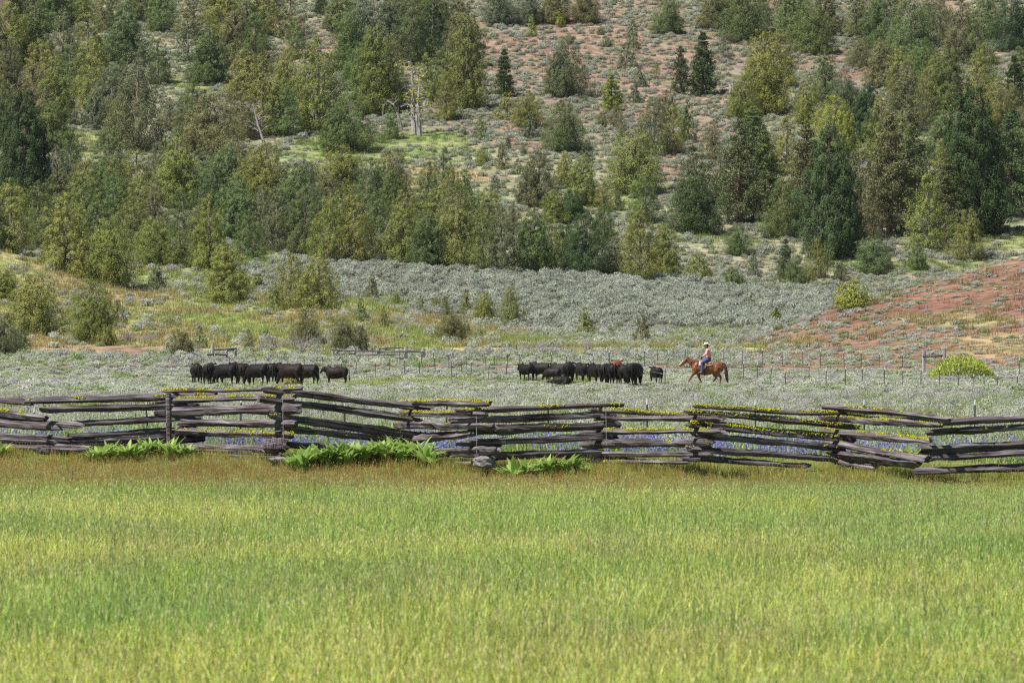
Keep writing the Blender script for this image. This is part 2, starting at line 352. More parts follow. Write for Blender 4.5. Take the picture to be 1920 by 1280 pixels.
def whorl_tree(key, seed, H, R, lay, dens, fl, bare, layered=1.0):
    """ponderosa and young pines: tiers of branches with tufts of needles, gaps between"""
    rng = np.random.default_rng(seed); parts = []; limbs = [tube_np([(0,0,-.3),(0,0,H*.3),(.05,0,H*.65),(0,0,H*.98)], [.027*H,.022*H,.013*H,.015], 8)]
    for i in range(lay):
        t = bare + (1-bare)*(i/(lay-1))**.95; z = H*t*.97; e = R*((1-(t-bare)/(1-bare))**.72)*(.55+.45*min(1, (t-bare+.05)/.18))+.12
        nb = int(rng.integers(5, 8)); a0 = rng.uniform(0, 6.28)
        for b in range(nb):
            an = a0 + 2*PI*b/nb + rng.normal(0, .3); L_ = e*rng.uniform(.65, 1.15); rise = .16*L_*rng.uniform(-.6, 1.2) + (.5*L_ if t > .85 else 0)
            d = np.array([math.cos(an), math.sin(an), 0]); tip = np.array([0, 0, z]) + d*L_ + np.array([0, 0, rise])
            limbs.append(tube_np([(0, 0, z-.1), tip*.5+np.array([0, 0, z])*.5+np.array([0, 0, -.02*H]), tip], [.006*H, .004*H, .01], 4))
            nt_ = max(2, int(dens*L_/R))
            for q in range(nt_):
                f = 1-.75*(q/nt_)*rng.uniform(.8, 1.1); c = np.array([0, 0, z])*(1-f)+tip*f + rng.normal(0, .06*L_+.04, 3)*np.array([1, 1, .5])
                lr = (.19*R*(1.1-.5*t))*rng.uniform(.7, 1.25); per = 34
                u = unit(rng.normal(0, 1, (per, 3)) + np.array([0, 0, .45])); P = c + u*np.array([lr, lr, lr*.62*layered])*rng.uniform(.5, 1.05, (per, 1))
                kk = np.repeat(rng.uniform(.7, 1.25, (per, 1))*rng.uniform(.85, 1.15), 3, axis=1)
                parts.append(flakes(P, rng.normal(0, 1, (per, 3))+u*.4, u+np.array([0, 0, .3]), fl*rng.uniform(.7, 1.4, per), fl*.42, kk))
    jp = join(parts); PROTO.setdefault(key, []).append((mesh_np('crown_foliage', *jp), mesh_np('trunk_wood', *join(limbs))) + span(jp[0]))
for s in range(4): whorl_tree('P', 500+s, 18, 4.8, 17, 11, .34, .08, 1.5)
for s in range(2): whorl_tree('C', 600+s, 6, 1.8, 13, 7, .2, .03, 1.5)
for s in range(2): proto_tree('D', 650+s, 15, 5.2, nl=620, per=74, fl=.24, tops=1+s, blunt=.45, rough=.3)
# ------------------------------------------------------------------ scattered ground cover
protocols = {}
def proto_obj(coll, me, mat):
    o = bpy.data.objects.new(me.name, me); me.materials.append(mat); coll.objects.link(o); return o
def sage_np(rng, n=330, r=.5, h=.55, ln=.13, wd=.045):
    u = unit(rng.normal(0, 1, (n, 3))); u[:, 2] = np.abs(u[:, 2])*1.1; u = unit(u)
    lobes = unit(np.abs(rng.normal(0, 1, (7, 3)))*np.array([1, 1, .6])*rng.choice([-1, 1], (7, 3))*np.array([1, 1, 1])); lobes[:, 2] = np.abs(lobes[:, 2])
    k = np.max(u@lobes.T, axis=1)[:, None]; P = u*np.array([r, r, h])*(.62+.38*k)*rng.uniform(.55, 1.05, (n, 1))
    nn = rng.normal(0, .75, (n, 3)) + u*1.2; lg = u*.8 + np.array([0, 0, .8]) + rng.normal(0, .35, (n, 3))
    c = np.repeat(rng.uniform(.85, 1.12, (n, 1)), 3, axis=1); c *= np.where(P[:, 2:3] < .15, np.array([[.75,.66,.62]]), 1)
    a = flakes(P, nn, lg, ln*rng.uniform(.6, 1.4, n), wd*rng.uniform(.7, 1.4, n), c)
    # dark twigs inside
    m = 26; v = unit(rng.normal(0, 1, (m, 3))); v[:, 2] = np.abs(v[:, 2]); b = flakes(v*np.array([r, r, h])*.36, rng.normal(0, 1, (m, 3)), v, r*.72, .022, np.tile([[.42,.34,.33]], (m, 1)))
    return join([a, b])
def tuft_np(rng, nb, rad, hmin, hmax, wd, lean=.35, heads=.0, hd=(1.35, 1.2, 1.2), headlen=.05):
    V = []; T = []; K = []; o = 0
    for i in range(nb):
        a = rng.uniform(0, 6.28); rr = rad*math.sqrt(rng.random()); x, y = rr*math.cos(a), rr*math.sin(a); h = rng.uniform(hmin, hmax)
        d = rng.uniform(0, 6.28); ll = h*abs(rng.normal(0, lean)); f = rng.uniform(0, PI); wx, wy = math.cos(f)*wd*.5, math.sin(f)*wd*.5
        head = rng.random() < heads
        if head: h *= 1.18; ll *= .6
        mx, my = x+math.cos(d)*ll*.35, y+math.sin(d)*ll*.35; ex, ey = x+math.cos(d)*ll, y+math.sin(d)*ll; wm = .75 if not head else .45
        V += [(x-wx, y-wy, 0), (x+wx, y+wy, 0), (mx+wx*wm, my+wy*wm, h*.6), (mx-wx*wm, my-wy*wm, h*.6), (ex, ey, h), (ex, ey, h)]
        b = rng.uniform(.4, 1.6); c = np.array([b*rng.uniform(.8, 1.3), b, b*rng.uniform(.85, 1.1)])
        if rng.random() < .11: c = np.array([1.5, 1.12, 1.7])*rng.uniform(.7, 1.1)     # last year's straw
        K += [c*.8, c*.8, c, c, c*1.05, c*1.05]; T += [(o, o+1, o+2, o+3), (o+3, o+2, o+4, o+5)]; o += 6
        if head:
            hc = np.array(hd)*rng.uniform(.7, 1.1)*np.array([1.15, 1.0, 1.9]); z0, z1, z2 = h-headlen*.2, h+headlen*.4, h+headlen
            V += [(ex, ey, z0), (ex+wx*1.3, ey+wy*1.3, z1), (ex+.2*wx, ey, z2), (ex-wx*1.3, ey-wy*1.3, z1)]
            K += [hc]*4; T.append((o, o+1, o+2, o+3)); o += 4
    return np.array(V), np.array(T), np.array(K)
def proto_coll(name, meshes, mat):
    c = bpy.data.collections.new(name)
    for i, (v, t, k) in enumerate(meshes): proto_obj(c, mesh_np(name, v, t, k), mat)
    return c, len(meshes)
def scatter(name, xyz, scl, tint, coll, rng, label, tilt=.12):
    """one object whose geometry nodes stand a shape on every point"""
    c, n = coll; k = len(xyz); me = bpy.data.meshes.new(name); me.vertices.add(k); me.vertices.foreach_set('co', np.asarray(xyz, np.float32).ravel())
    def at_(nm, ty, key, arr): a = me.attributes.new(nm, ty, 'POINT'); a.data.foreach_set(key, np.ascontiguousarray(arr).ravel())
    rot = np.stack([rng.normal(0, tilt, k), rng.normal(0, tilt, k), rng.uniform(0, 6.283, k)], 1).astype(np.float32)
    t4 = np.ones((k, 4), np.float32); t4[:, :3] = tint
    at_('rot', 'FLOAT_VECTOR', 'vector', rot); at_('scl', 'FLOAT_VECTOR', 'vector', np.asarray(scl, np.float32)); at_('tint', 'FLOAT_COLOR', 'color', t4)
    at_('pick', 'INT', 'value', rng.integers(0, n, k).astype(np.int32))
    o = link(name, me); g = bpy.data.node_groups.new(name+'_nodes', 'GeometryNodeTree')
    g.interface.new_socket('Geometry', in_out='INPUT', socket_type='NodeSocketGeometry'); g.interface.new_socket('Geometry', in_out='OUTPUT', socket_type='NodeSocketGeometry')
    gi = g.nodes.new('NodeGroupInput'); go = g.nodes.new('NodeGroupOutput'); ip = g.nodes.new('GeometryNodeInstanceOnPoints'); ci = g.nodes.new('GeometryNodeCollectionInfo')
    ci.inputs['Collection'].default_value = c; ci.inputs['Separate Children'].default_value = True; ci.inputs['Reset Children'].default_value = True
    def na(nm, ty): d = g.nodes.new('GeometryNodeInputNamedAttribute'); d.data_type = ty; d.inputs[0].default_value = nm; return d.outputs[0]
    er = g.nodes.new('FunctionNodeEulerToRotation'); ip.inputs['Pick Instance'].default_value = True
    g.links.new(gi.outputs[0], ip.inputs['Points']); g.links.new(ci.outputs[0], ip.inputs['Instance']); g.links.new(na('pick', 'INT'), ip.inputs['Instance Index'])
    g.links.new(na('rot', 'FLOAT_VECTOR'), er.inputs[0]); g.links.new(er.outputs[0], ip.inputs['Rotation']); g.links.new(na('scl', 'FLOAT_VECTOR'), ip.inputs['Scale']); g.links.new(ip.outputs[0], go.inputs[0])
    m = o.modifiers.new('plants', 'NODES'); m.node_group = g
    tag(o, label, name.replace('_', ' '), kind='stuff'); return o
def field(rng, y0, y1, dens, margin=5.0):
    """random points over the seen wedge of land and some metres beside it"""
    hw = lambda y: .0915*y + margin
    A = (hw(y0)+hw(y1))*(y1-y0); k = int(A*dens); y = np.sqrt(rng.uniform((y0+margin*10)**2, (y1+margin*10)**2, k))-margin*10
    x = rng.uniform(-1, 1, k)*hw(y); return x, y
R0 = np.random.default_rng(7)
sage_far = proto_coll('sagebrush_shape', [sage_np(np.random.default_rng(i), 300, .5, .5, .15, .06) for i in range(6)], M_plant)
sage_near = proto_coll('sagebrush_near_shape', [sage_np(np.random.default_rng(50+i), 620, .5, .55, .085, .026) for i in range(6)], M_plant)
turf_c = proto_coll('turf_shape', [tuft_np(np.random.default_rng(70+i), 46, .42, .12, .30, .022, .4, .1) for i in range(5)], M_plant)
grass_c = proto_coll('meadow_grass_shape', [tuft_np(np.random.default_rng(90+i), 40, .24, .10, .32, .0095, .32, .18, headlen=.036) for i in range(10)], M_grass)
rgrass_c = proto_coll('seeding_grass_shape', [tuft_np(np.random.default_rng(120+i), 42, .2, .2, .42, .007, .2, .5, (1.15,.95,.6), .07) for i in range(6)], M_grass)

def lerp(a, b, t): return np.array(a)*(1-t)[:, None] + np.array(b)*t[:, None]
# sagebrush
def place_sage(y0, y1, dens, coll, name, label, smin, smax, rng):
    x, y = field(rng, y0, y1, dens); col, sg, tf, lay, px, py = region(x, y)
    clump = sstep(.25, .62, fbm(x, y, 5.5, 23)); keep = rng.random(len(x)) < sg*(.35+.75*clump)
    keep &= ~((np.abs(x) < 16) & (y < 121.5))
    x, y, px, py, lay, sg = x[keep], y[keep], px[keep], py[keep], lay[keep], sg[keep]; k = len(x); z = zt(x, y)
    v = rng.random(k); m = fbm(x, y, 9, 51)
    base = lerp((.43,.465,.345), (.45,.44,.42), np.clip((m-.35)*2.2+rng.normal(0,.25,k), 0, 1))
    gr = (rng.random(k) < .16)*1.0; base = base*(1-gr)[:, None] + np.array((.28,.35,.16))*gr[:, None]
    hi = ((lay == 4)*.45); base = base*(1-hi)[:, None] + np.array((.32,.355,.265))*hi[:, None]
    bl = (lay == 3)*.8; base = base*(1-bl)[:, None] + np.array((.365,.39,.32))*bl[:, None]
    base *= rng.uniform(.82, 1.15, k)[:, None]*(.78+.44*fbm(x, y, 4.5, 88))[:, None]
    s = rng.uniform(smin, smax, k)*(.8+.5*v*v); s = np.where(lay == 2, s*.85, s); s = np.where(lay == 3, s*1.35, s)
    h = s*rng.uniform(.75, 1.1, k)*np.where((lay == 0) & (y > 235) & (y < 400), .58, 1)*np.where((y > 292) & (y < 352) & (px < 1420) & (px > 330), .66, 1)*np.where(lay == 2, .7, 1)
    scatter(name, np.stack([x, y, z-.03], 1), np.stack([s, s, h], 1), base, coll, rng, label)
    return k
rs = np.random.default_rng(21)
na_ = place_sage(123, 265, 2.0, sage_near, 'sagebrush', 'pale grey green sagebrush covering the flat behind the rail fence', .55, .95, rs)
nb_ = place_sage(265, 660, 1.15, sage_far, 'sagebrush', 'grey sagebrush on the far flat, the bench and the bare red hill', .75, 1.25, rs)
nc_ = place_sage(660, 1010, .62, sage_far, 'sagebrush', 'small grey sagebrush dotted over the high wooded slope', .8, 1.5, rs)
# turf
def place_turf(y0, y1, dens, name, label, rng, sc=(1, 1.6)):
    x, y = field(rng, y0, y1, dens); col, sg, tf, lay, px, py = region(x, y)
    keep = (rng.random(len(x)) < tf*.9) & (y > 119); x, y, col = x[keep], y[keep], col[keep]; k = len(x); z = zt(x, y)
    s = rng.uniform(*sc, k); col = np.where((lay[keep] == 2)[:, None], col*.4+np.array((.28,.235,.125))*.6, col); t = np.clip(col*rng.uniform(.8, 1.3, k)[:, None]*np.array([1.0, 1.1, .85])*np.where(y < 150, 1.5, 1)[:, None], 0, .6)
    hs = s*rng.uniform(.8, 1.3, k)*np.where((y > 240) & (y < 420), .45, 1); scatter(name, np.stack([x, y, z-.02], 1), np.stack([s, s, hs], 1), t, turf_c, rng, label); return k
nd_ = place_turf(119, 240, 2.6, 'turf', 'green and straw coloured grass between the sagebrush near the fence', rs, (.8, 1.3))
ne_ = place_turf(240, 640, .8, 'turf', 'short yellow green grass on the far flat and the left knoll', rs, (1.0, 1.8))
nf_ = place_turf(640, 1010, .45, 'turf', 'short bright grass in the openings of the wooded slope', rs, (1.1, 2.0))
# the meadow in front of the fence
def meadow(rng):
    x, y = field(rng, 34, 118, 13, 3.2); kp = y+.33*x < 114.2; x, y = x[kp], y[kp]; k = len(x); z = zt(x, y)
    a = fbm(x, y, 7, 201); b = fbm(x, y, 3.2, 202); c = fbm(x*1.0, y*.45, 2.2, 203)
    t = lerp((.36,.50,.105), (.50,.59,.135), sstep(.35, .62, a)); gq = sstep(.55, .75, b)*.8; t = t*(1-gq)[:, None] + np.array((.28,.46,.11))*gq[:, None]
    o = sstep(.55, .75, c)*.3; t = t*(1-o)[:, None] + np.array((.34,.33,.13))*o[:, None]
    rdr = sstep(92, 109, y + (a-.5)*14 - x*.8)*.75; t = t*(1-rdr)[:, None] + np.array((.36,.33,.085))*rdr[:, None]
    t = t*rng.uniform(.8, 1.22, k)[:, None]; s = rng.uniform(.8, 1.2, k)*(1-.35*sstep(85, 110, y)); 
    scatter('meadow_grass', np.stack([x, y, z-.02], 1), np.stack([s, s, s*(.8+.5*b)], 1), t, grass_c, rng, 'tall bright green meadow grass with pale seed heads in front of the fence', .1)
    x, y = field(rng, 84, 118, 6, 3.2); kp = (y+.33*x < 114) & (rng.random(len(x)) < .8); x, y = x[kp], y[kp]; f = sstep(95, 110, y+(fbm(x, y, 6, 210)-.5)*14 - x*.9); kp = rng.random(len(x)) < f; x, y = x[kp], y[kp]; k = len(x)
    q = fbm(x, y, 4, 211); t = lerp((.33,.27,.07), (.36,.235,.06), sstep(.4, .65, q - x*.012))*rng.uniform(.8, 1.2, k)[:, None]; s = rng.uniform(.45, .7, k)
    scatter('seeding_grass', np.stack([x, y, zt(x, y)-.02], 1), np.stack([s, s, s*.95], 1), t, rgrass_c, rng, 'rusty brown seeding grass along the foot of the rail fence', .08)
    # grass under and just behind the rails
    x = rng.uniform(-14, 14, 3200); y = 112.5+rng.uniform(0, 9, 3200)-x*.33; k = 3200; s = rng.uniform(.35, .62, k)
    t = lerp((.36,.45,.09), (.44,.43,.13), rng.random(k)); scatter('fence_line_grass', np.stack([x, y, zt(x, y)-.02], 1), np.stack([s, s, s], 1), t, grass_c, rng, 'grass growing between and behind the lowest rails', .1)
meadow(np.random.default_rng(33))
# lupines and white flowers behind the fence
def spike_np(rng, col, n=9, h=.34, w_=.05):
    P = []; K = []; parts = []
    for j in range(4):
        ox, oy = rng.normal(0, .09, 2); hh = h*rng.uniform(.7, 1.1)
        for i in range(n):
            z = hh*(.42+.58*i/n); r = w_*(1-.6*i/n); a = rng.uniform(0, 6.28); P.append((ox+math.cos(a)*r*.6, oy+math.sin(a)*r*.6, z)); K.append(np.array(col)*rng.uniform(.8, 1.2))
        m = 6; u = unit(rng.normal(0, 1, (m, 3))); u[:, 2] = np.abs(u[:, 2])*.4
        parts.append(flakes(np.array([ox, oy, hh*.28])+u*.08, rng.normal(0, 1, (m, 3))+np.array([0,0,1]), u+np.array([0,0,.5]), .11, .03, np.tile([[.30,.40,.15]], (m, 1))))
    P = np.array(P); k = len(P); parts.append(flakes(P, rng.normal(0, 1, (k, 3))+np.array([0,-.5,0]), rng.normal(0, .4, (k, 3))+np.array([0,0,1]), .05, .042, np.array(K)))
    return join(parts)
lup_c = proto_coll('lupine_shape', [spike_np(np.random.default_rng(140+i), (.29,.28,.58)) for i in range(5)], M_plant)
wfl_c = proto_coll('white_flower_shape', [spike_np(np.random.default_rng(150+i), (.8,.8,.75), 4, .36, .035) for i in range(3)], M_plant)
rng = np.random.default_rng(41)
x = rng.uniform(-16, 16, 7200); y = rng.uniform(119.5, 139, 7200) - x*.15; kp = rng.random(7200) < sstep(.33, .6, fbm(x, y, 3.0, 301))*sstep(140, 128, y)*np.clip(.28+.04*(x+10), .12, .7); x, y = x[kp], y[kp]; k = len(x)
s = rng.uniform(.8, 1.15, k); scatter('lupines', np.stack([x, y, zt(x, y)], 1), np.stack([s, s, s], 1), np.tile(1.0, (k, 3))*rng.uniform(.8, 1.15, k)[:, None], lup_c, rng, 'band of violet blue lupines flowering behind the rail fence')
x = rng.uniform(-13, 13, 420); y = rng.uniform(120, 150, 420); kp = rng.random(420) < sstep(.5, .7, fbm(x, y, 4.0, 302))*np.where(x > 1, 1, .2); x, y = x[kp], y[kp]; k = len(x)
s = rng.uniform(.8, 1.1, k); scatter('white_wildflowers', np.stack([x, y, zt(x, y)], 1), np.stack([s, s, s], 1), np.ones((k, 3)), wfl_c, rng, 'small white wildflowers among the lupines behind the rail fence')
# ------------------------------------------------------------------ trees
TINT = {'y': (.222,.250,.068), 'g': (.145,.195,.068), 'b': (.148,.180,.094), 'd': (.068,.108,.038), 'o': (.178,.192,.080), 'v': (.25,.29,.060)}
CNAME = {'y': 'olive green', 'g': 'mid green', 'b': 'blue green', 'd': 'dark green', 'o': 'brownish olive', 'v': 'bright yellow green'}
ORD = ['first','second','third','fourth','fifth','sixth','seventh','eighth','ninth','tenth','eleventh','twelfth','thirteenth','fourteenth','fifteenth','sixteenth','seventeenth','eighteenth','nineteenth','twentieth']
def ordn(i):
    if i < 20: return ORD[i]
    t, u = divmod(i+1, 10); ten = {2:'twent', 3:'thirt', 4:'fort', 5:'fift', 6:'sixt', 7:'sevent'}[t]
    return ten+'ieth' if u == 0 else ten+'y-'+ORD[u-1]
# zone: (phrase, group, trees as (column of the trunk, row of the foot, height in rows, width in columns, kind, tint))
ZONES = [
('in the dense wood at the top left', 'conifers of the dense wood at top left', [
 (18,60,95,80,'J','g'),(60,48,90,85,'J','o'),(105,60,100,80,'J','g'),(150,40,80,80,'W','y'),(200,60,110,85,'O','o'),(262,38,80,80,'J','g'),(362,72,95,72,'O','o'),(412,48,80,74,'J','y'),(462,70,95,80,'J','g'),(505,38,70,60,'J','b'),
 (20,130,120,88,'W','y'),(66,122,110,85,'J','g'),(118,140,120,90,'O','o'),(165,128,100,80,'J','y'),(232,118,105,88,'J','g'),(392,158,105,84,'J','g'),(440,128,112,78,'J','o'),(480,112,80,62,'J','g'),(352,118,70,60,'S','b'),
 (14,205,125,84,'W','o'),(62,262,140,112,'O','o'),(104,232,118,80,'J','y'),(132,180,90,80,'J','g'),(176,208,126,92,'J','y'),(178,242,66,54,'S','b'),(258,284,182,128,'J','o'),(225,195,80,70,'J','g'),(318,245,60,44,'O','o'),
 (384,216,46,26,'C','b'),(338,203,22,17,'S','g'),(402,292,112,132,'W','o'),(348,262,76,60,'J','g'),(462,190,92,84,'J','y'),(492,255,150,98,'O','y'),(452,262,90,70,'J','o'),(132,332,84,56,'J','g'),(546,72,78,86,'O','o'),(604,28,40,30,'J','d')]),
('around the bleached snags', 'conifers of the wood around the bleached snags', [
 (596,246,170,108,'J','y'),(655,138,112,72,'J','g'),(700,112,120,120,'W','b'),(750,62,90,84,'J','y'),(705,214,158,96,'J','y'),(668,170,90,70,'J','g'),(655,284,104,106,'W','g'),(770,120,120,90,'J','g'),(812,108,116,86,'J','d'),(800,190,86,76,'O','y'),
 (862,130,110,78,'J','o'),(876,206,172,92,'J','y'),(835,226,88,64,'O','y'),(748,205,76,60,'J','g'),(640,60,80,70,'J','g'),(800,40,60,64,'J','y'),(556,110,72,56,'J','g'),(732,262,60,50,'O','g')]),
('on the open slope at the top', 'trees scattered over the open sage slope', [
 (938,47,64,66,'W','b'),(988,46,62,62,'W','b'),(1042,44,74,66,'W','o'),(1098,44,66,62,'W','o'),(997,69,40,25,'S','v'),(1050,52,34,22,'S','v'),(1065,82,16,14,'B','v'),(945,182,86,40,'C','d'),(1126,66,16,18,'B','g'),
 (1187,92,54,30,'S','g'),(1175,130,48,44,'S','b'),(1250,63,76,62,'W','g'),(1065,182,108,86,'W','b'),(1230,140,24,17,'S','y'),(1200,163,36,27,'S','b'),(1190,193,40,28,'S','b'),(1147,208,66,44,'C','v'),(1097,198,18,18,'B','g'),(1138,88,18,20,'B','g')]),
('in the middle opening', 'young trees and junipers in the middle opening', [
 (950,224,50,54,'S','y'),(988,238,62,64,'W','y'),(997,260,50,46,'S','b'),(1057,284,92,86,'W','g'),(902,263,44,29,'S','g'),(870,254,16,14,'B','g'),(905,311,34,30,'B','y'),(941,318,48,30,'S','o'),(952,283,28,19,'S','b'),(970,328,30,23,'S','g'),(1098,311,48,34,'S','b'),
 (982,290,18,12,'B','b'),(834,288,14,14,'B','b'),(1128,240,30,26,'B','o'),(1155,240,44,40,'O','o'),(1010,300,20,14,'S','b'),(1165,258,40,34,'O','o')]),
('right of the middle opening', 'junipers right of the middle opening', [
 (1190,362,118,122,'W','y'),(1226,292,106,76,'J','o'),(1262,285,84,60,'J','y'),(1210,417,86,74,'J','g'),(1010,387,98,84,'J','o'),(1093,384,88,68,'J','y'),(1060,352,64,42,'J','y'),(1072,414,56,56,'W','d'),(1290,268,78,40,'S','g'),(1252,232,60,46,'J','o'),(1130,402,64,50,'O','y'),(1038,420,60,56,'J','y'),(1160,395,40,30,'S','b')]),
('in the wood at the top right', 'conifers of the wood at top right', [
 (1318,180,116,54,'C','d'),(1276,182,92,38,'C','b'),(1356,113,46,30,'S','b'),(1340,56,76,64,'J','o'),(1392,80,96,96,'W','g'),(1425,66,82,64,'J','g'),(1432,214,150,112,'W','y'),(1474,50,70,62,'J','b'),(1522,102,96,86,'W','g'),(1548,64,80,66,'J','o'),(1605,70,86,76,'O','o'),
 (1515,236,88,60,'J','y'),(1612,128,58,50,'W','o'),(1660,94,104,88,'J','g'),(1706,116,122,100,'W','g'),(1652,166,86,66,'J','o'),(1690,182,90,70,'J','y'),(1762,88,100,84,'O','o'),(1804,118,112,86,'J','o'),(1852,76,90,80,'J','g'),(1896,98,108,76,'W','d'),
 (1622,236,64,50,'J','g'),(1706,252,126,98,'O','o'),(1762,170,76,70,'J','y'),(1780,208,112,80,'J','g'),(1846,178,96,66,'J','y'),(1902,202,94,48,'C','d'),(1866,268,110,80,'J','o'),(1915,150,60,50,'J','g'),(1742,60,60,50,'J','g')]),
('in the big stand at right', 'big conifers at the foot of the slope at right', [
 (1628,268,106,64,'D','d'),(1562,292,108,92,'W','v'),(1340,298,72,56,'O','o'),(1412,304,100,84,'P','g'),(1830,282,170,108,'O','y'),(1690,330,110,100,'O','y'),(1476,330,110,84,'O','y'),(1772,300,90,80,'J','g'),(1900,330,120,80,'P','d'),
 (1304,436,142,116,'W','d'),(1388,420,190,104,'P','o'),(1432,400,150,90,'P','g'),(1470,446,106,92,'W','g'),(1512,420,180,96,'P','o'),(1554,484,236,124,'D','d'),(1612,450,160,100,'J','o'),(1668,440,220,112,'P','o'),(1740,470,140,100,'O','y'),(1712,400,160,100,'P','g'),(1822,440,264,150,'D','d'),(1892,410,190,110,'P','g'),(1776,452,150,90,'P','o'),(1350,380,90,70,'O','o')]),
('below the stand at right', 'small junipers at the foot of the right-hand stand', [
 (1383,478,58,54,'W','g'),(1637,512,68,78,'W','g'),(1719,506,46,46,'B','g'),(1816,488,92,76,'J','y'),(1311,528,52,62,'B','y'),(1374,536,34,48,'B','g'),(1413,521,50,22,'S','b'),(1473,522,72,32,'C','b'),(1492,540,60,48,'W','g'),(1534,522,72,46,'J','y'),(1462,538,44,30,'S','g'),(1576,528,38,34,'B','b'),(1515,532,34,30,'B','y'),(1556,500,40,30,'S','g'),(1668,505,24,18,'B','b')]),
('in the belt behind the sage bench', 'junipers in the belt behind the sage bench', [
 (520,470,112,88,'J','o'),(572,476,118,84,'J','g'),(617,490,116,88,'J','y'),(664,492,122,92,'J','y'),(712,486,110,84,'J','g'),(756,496,112,82,'J','y'),(802,502,104,78,'J','g'),(858,502,126,94,'W','y'),(905,508,96,70,'J','y'),(940,510,116,84,'O','o'),(1000,512,116,84,'J','g'),(1034,508,98,84,'J','y'),(1096,516,112,100,'W','d'),(1148,518,72,54,'J','b'),(1200,524,128,92,'J','y'),(1246,522,96,66,'J','y'),(980,502,70,50,'S','g'),(1062,506,80,60,'J','g')]),
('behind the belt above the sage bench', 'junipers in the rows behind the belt', [
 (500,402,128,98,'J','y'),(560,430,112,84,'J','g'),(612,420,90,84,'J','o'),(640,398,120,112,'W','y'),(688,438,104,82,'J','g'),(735,412,92,54,'J','g'),(762,446,90,70,'J','y'),(800,440,96,72,'J','g'),(846,424,102,76,'J','y'),(918,430,80,62,'J','y'),(884,456,84,66,'J','g'),(962,440,60,50,'O','o'),(878,372,34,22,'S','b'),(928,366,36,24,'S','b'),(706,372,40,34,'S','g'),(1132,458,70,56,'J','g'),(1186,450,44,34,'S','g'),(775,392,30,22,'S','g')]),
('in the wood behind the left knoll', 'conifers of the wood behind the left knoll', [
 (46,404,222,128,'D','d'),(20,470,120,104,'J','y'),(72,440,96,80,'J','g'),(112,420,100,76,'J','o'),(204,352,104,90,'J','g'),(256,380,96,88,'J','y'),(330,386,122,98,'J','y'),(300,352,84,66,'J','b'),(382,352,80,70,'J','g'),(426,392,116,92,'J','g'),(464,400,90,72,'J','y'),
 (160,396,90,80,'W','y'),(216,430,96,84,'J','g'),(290,440,100,90,'O','o'),(344,446,92,80,'J','g'),(250,470,100,88,'J','y'),(446,446,106,84,'J','g'),(490,440,88,74,'J','o'),(124,512,142,112,'J','y'),(76,470,70,60,'J','g'),(206,534,120,108,'W','y'),(288,496,86,92,'W','y'),(338,500,66,56,'J','y'),(392,508,136,86,'J','v'),(466,486,90,76,'J','g'),(182,470,90,70,'J','g'),(150,524,60,50,'S','y')]),
('on the grassy knoll at left', 'junipers on the grassy knoll', [
 (66,628,112,102,'W','y'),(170,642,114,88,'W','y'),(220,608,46,36,'S','o'),(10,562,56,56,'J','y'),(8,668,78,64,'W','o'),(36,662,52,44,'B','o'),(293,544,48,40,'S','b'),(425,568,104,84,'J','y'),(462,548,34,24,'S','y'),(511,582,52,40,'S','y'),(545,578,100,72,'J','y'),(597,584,104,82,'J','y'),(572,646,64,64,'W','o'),(642,656,58,50,'W','o'),(672,656,46,36,'B','o'),(337,672,52,50,'B','o'),(374,654,42,28,'S','o'),(466,654,36,26,'O','o'),(198,648,40,36,'B','y'),(482,540,28,24,'B','y')]),
('at the foot of the sage bench', 'small junipers along the foot of the sage bench', [
 (697,560,44,34,'S','o'),(742,570,24,22,'B','y'),(789,590,36,22,'S','y'),(677,602,42,32,'S','g'),(720,614,36,20,'S','o'),(842,640,56,58,'W','o'),(872,634,32,28,'B','o'),(873,590,46,30,'S','y'),(836,584,30,20,'B','y'),(908,604,54,50,'W','y'),(957,612,78,46,'J','y'),(985,604,24,22,'B','y'),(1095,632,56,40,'S','y'),(1204,646,64,40,'S','o'),(1143,626,14,24,'B','o'),(818,583,24,20,'B','y')]),
]
# more of the crowded woods, placed by chance inside them
fr = random.Random(91)
def filler(zi, n, x0, x1, y0, y1, h0, h1, avoid):
    L = ZONES[zi][2]; k = 0; tr = 0
    while k < n and tr < 4000:
        tr += 1; px = fr.uniform(x0, x1); py = fr.uniform(y0, y1)
        if any(((px-a)/c)**2 + ((py-b)/d)**2 < 1 for a, b, c, d in avoid): continue
        if any(abs(px-t[0]) < 24 and abs(py-t[1]) < 26 for t in L): continue
        hp = fr.uniform(h0, h1); L.append((round(px), round(py), hp, hp*fr.uniform(.68, .9), fr.choice('JJJJOW'), fr.choice('ygoygb'))); k += 1
OPEN = [(700,290,175,50),(560,330,70,30),(590,85,70,55),(520,110,50,30),(330,222,34,26),(160,275,50,40),(370,165,70,22),(1090,200,240,170),(1130,380,60,30),(1560,130,80,60),(1380,445,100,25),(650,15,40,40)]
filler(0, 15, -10, 560, 10, 300, 78, 112, OPEN); filler(1, 8, 600, 880, 60, 200, 80, 110, OPEN); filler(5, 14, 1300, 1930, 40, 250, 78, 110, OPEN+[(1250,200,110,200)])
filler(9, 14, 470, 1000, 380, 460, 78, 104, OPEN+[(1000,330,100,90)]); filler(10, 16, -10, 500, 360, 470, 80, 112, OPEN); filler(6, 8, 1330, 1930, 300, 440, 90, 140, OPEN)
